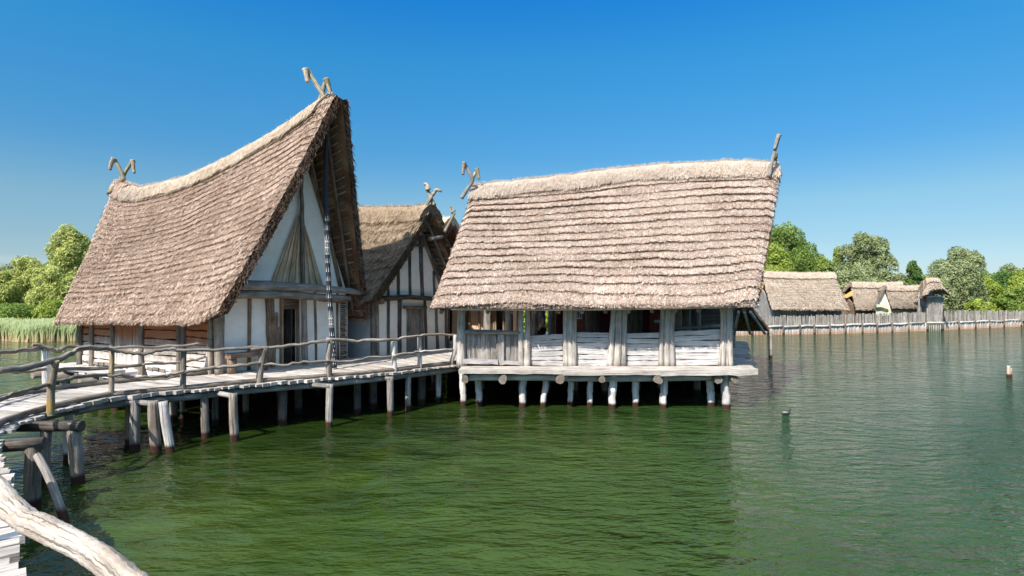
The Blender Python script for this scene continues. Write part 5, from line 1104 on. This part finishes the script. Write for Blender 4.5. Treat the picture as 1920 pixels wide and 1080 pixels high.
# behind the hall, seen through its openings
tree(1030, 560, 70, 36, G_YEL, 'green bush glimpsed through the hall beside the standing person', 6000, .2, base=640, seed=19, name='bush', cat='bush', group='greenery behind the hall')
# left shore
tree(132, 420, 46, 52, G_LIGHT, 'tall light green willow touching the thatch of the left house', 15000, .24, base=600, seed=20, lobes=34, group='trees on the left bank')
tree(100, 500, 46, 48, G_LIGHT, 'light green willow bough mass low in front of the tall willow', 9000, .22, base=604, seed=21, group='trees on the left bank')
tree(52, 478, 46, 55, G_LIGHT, 'broad light willow in the middle of the left bank group', 12000, .24, base=605, seed=22, lobes=30, group='trees on the left bank')
tree(20, 494, 36, 58, G_GREY, 'silvery willow farther back at the left side of the bank', 7000, .24, base=605, seed=23, group='trees on the left bank')
tree(0, 508, 34, 50, G_LIGHT, 'light green willow at the left edge', 7000, .24, base=608, seed=24, group='trees on the left bank')
tree(-45, 490, 55, 56, G_MID, 'green tree beyond the left edge willow', 5000, .28, base=608, seed=25, group='trees on the left bank')
tree(112, 565, 44, 44, G_YEL, 'bright green shrubs above the reeds beside the left house', 7000, .18, base=612, seed=26, name='bush', cat='bush', group='bushes on the left bank')
tree(30, 572, 50, 45, G_MID, 'mid green shrubs above the reeds at the left edge', 6500, .18, base=610, seed=27, name='bush', cat='bush', group='bushes on the left bank')
tree(190, 520, 40, 56, G_MID, 'green tree hidden behind the eave of the left house', 4000, .28, seed=28, group='trees on the left bank')

# ================================================================== REEDS
R = np.random.default_rng(5); m = 20000; D = 36.8+5.0*R.random(m)**.8; pxs = -150+340*R.random(m); x = (pxs-CX)/F*D; D = D+.35*np.sin(x*1.3)
hgt = .95+.38*R.random(m)+.12*np.sin(x*2.1); b = np.stack([x, D, np.zeros(m)-.1], 1); ln = R.normal(size=(m, 2))*.09
mid_ = b+np.stack([ln[:, 0]*.4, ln[:, 1]*.4, hgt*.5], 1); tp = b+np.stack([ln[:, 0]*1.8+.06, ln[:, 1], hgt], 1)
sd = np.stack([np.full(m, .018)+.016*R.random(m), R.normal(size=m)*.008, np.zeros(m)], 1)
V = np.empty((m, 6, 3)); V[:, 0] = b-sd; V[:, 1] = b+sd; V[:, 2] = mid_+sd; V[:, 3] = mid_-sd; V[:, 4] = tp+sd*.4; V[:, 5] = tp-sd*.4
i0 = np.arange(m)*6; Q = np.concatenate([np.stack([i0, i0+1, i0+2, i0+3], 1), np.stack([i0+3, i0+2, i0+4, i0+5], 1)])
tn = np.empty((m, 6)); rn = R.random(m)*.3; tn[:, 0] = tn[:, 1] = .02+rn; tn[:, 2] = tn[:, 3] = .38+rn; tn[:, 4] = tn[:, 5] = .7+rn
tag(build_np('reeds', V.reshape(-1, 3), Q, REED, None, tn.ravel()), 'reed belt along the left bank', 'reeds', None, 'stuff')
R = np.random.default_rng(6); m = 16000; x = -60+55*R.random(m); y = 40+16*R.random(m); b = np.stack([x, y, np.full(m, .15)], 1); tp = b+np.stack([R.normal(size=m)*.12, R.normal(size=m)*.1, .5+.7*R.random(m)], 1)
a1, q1, t1 = blades(b, tp, np.stack([np.full(m, .05), np.zeros(m), np.zeros(m)], 1), .5+.5*R.random(m)); tag(build_np('undergrowth', a1, q1, G_YEL, None, t1), 'tall grass and undergrowth behind the reeds', 'undergrowth', None, 'stuff')
bpy.context.view_layer.update()
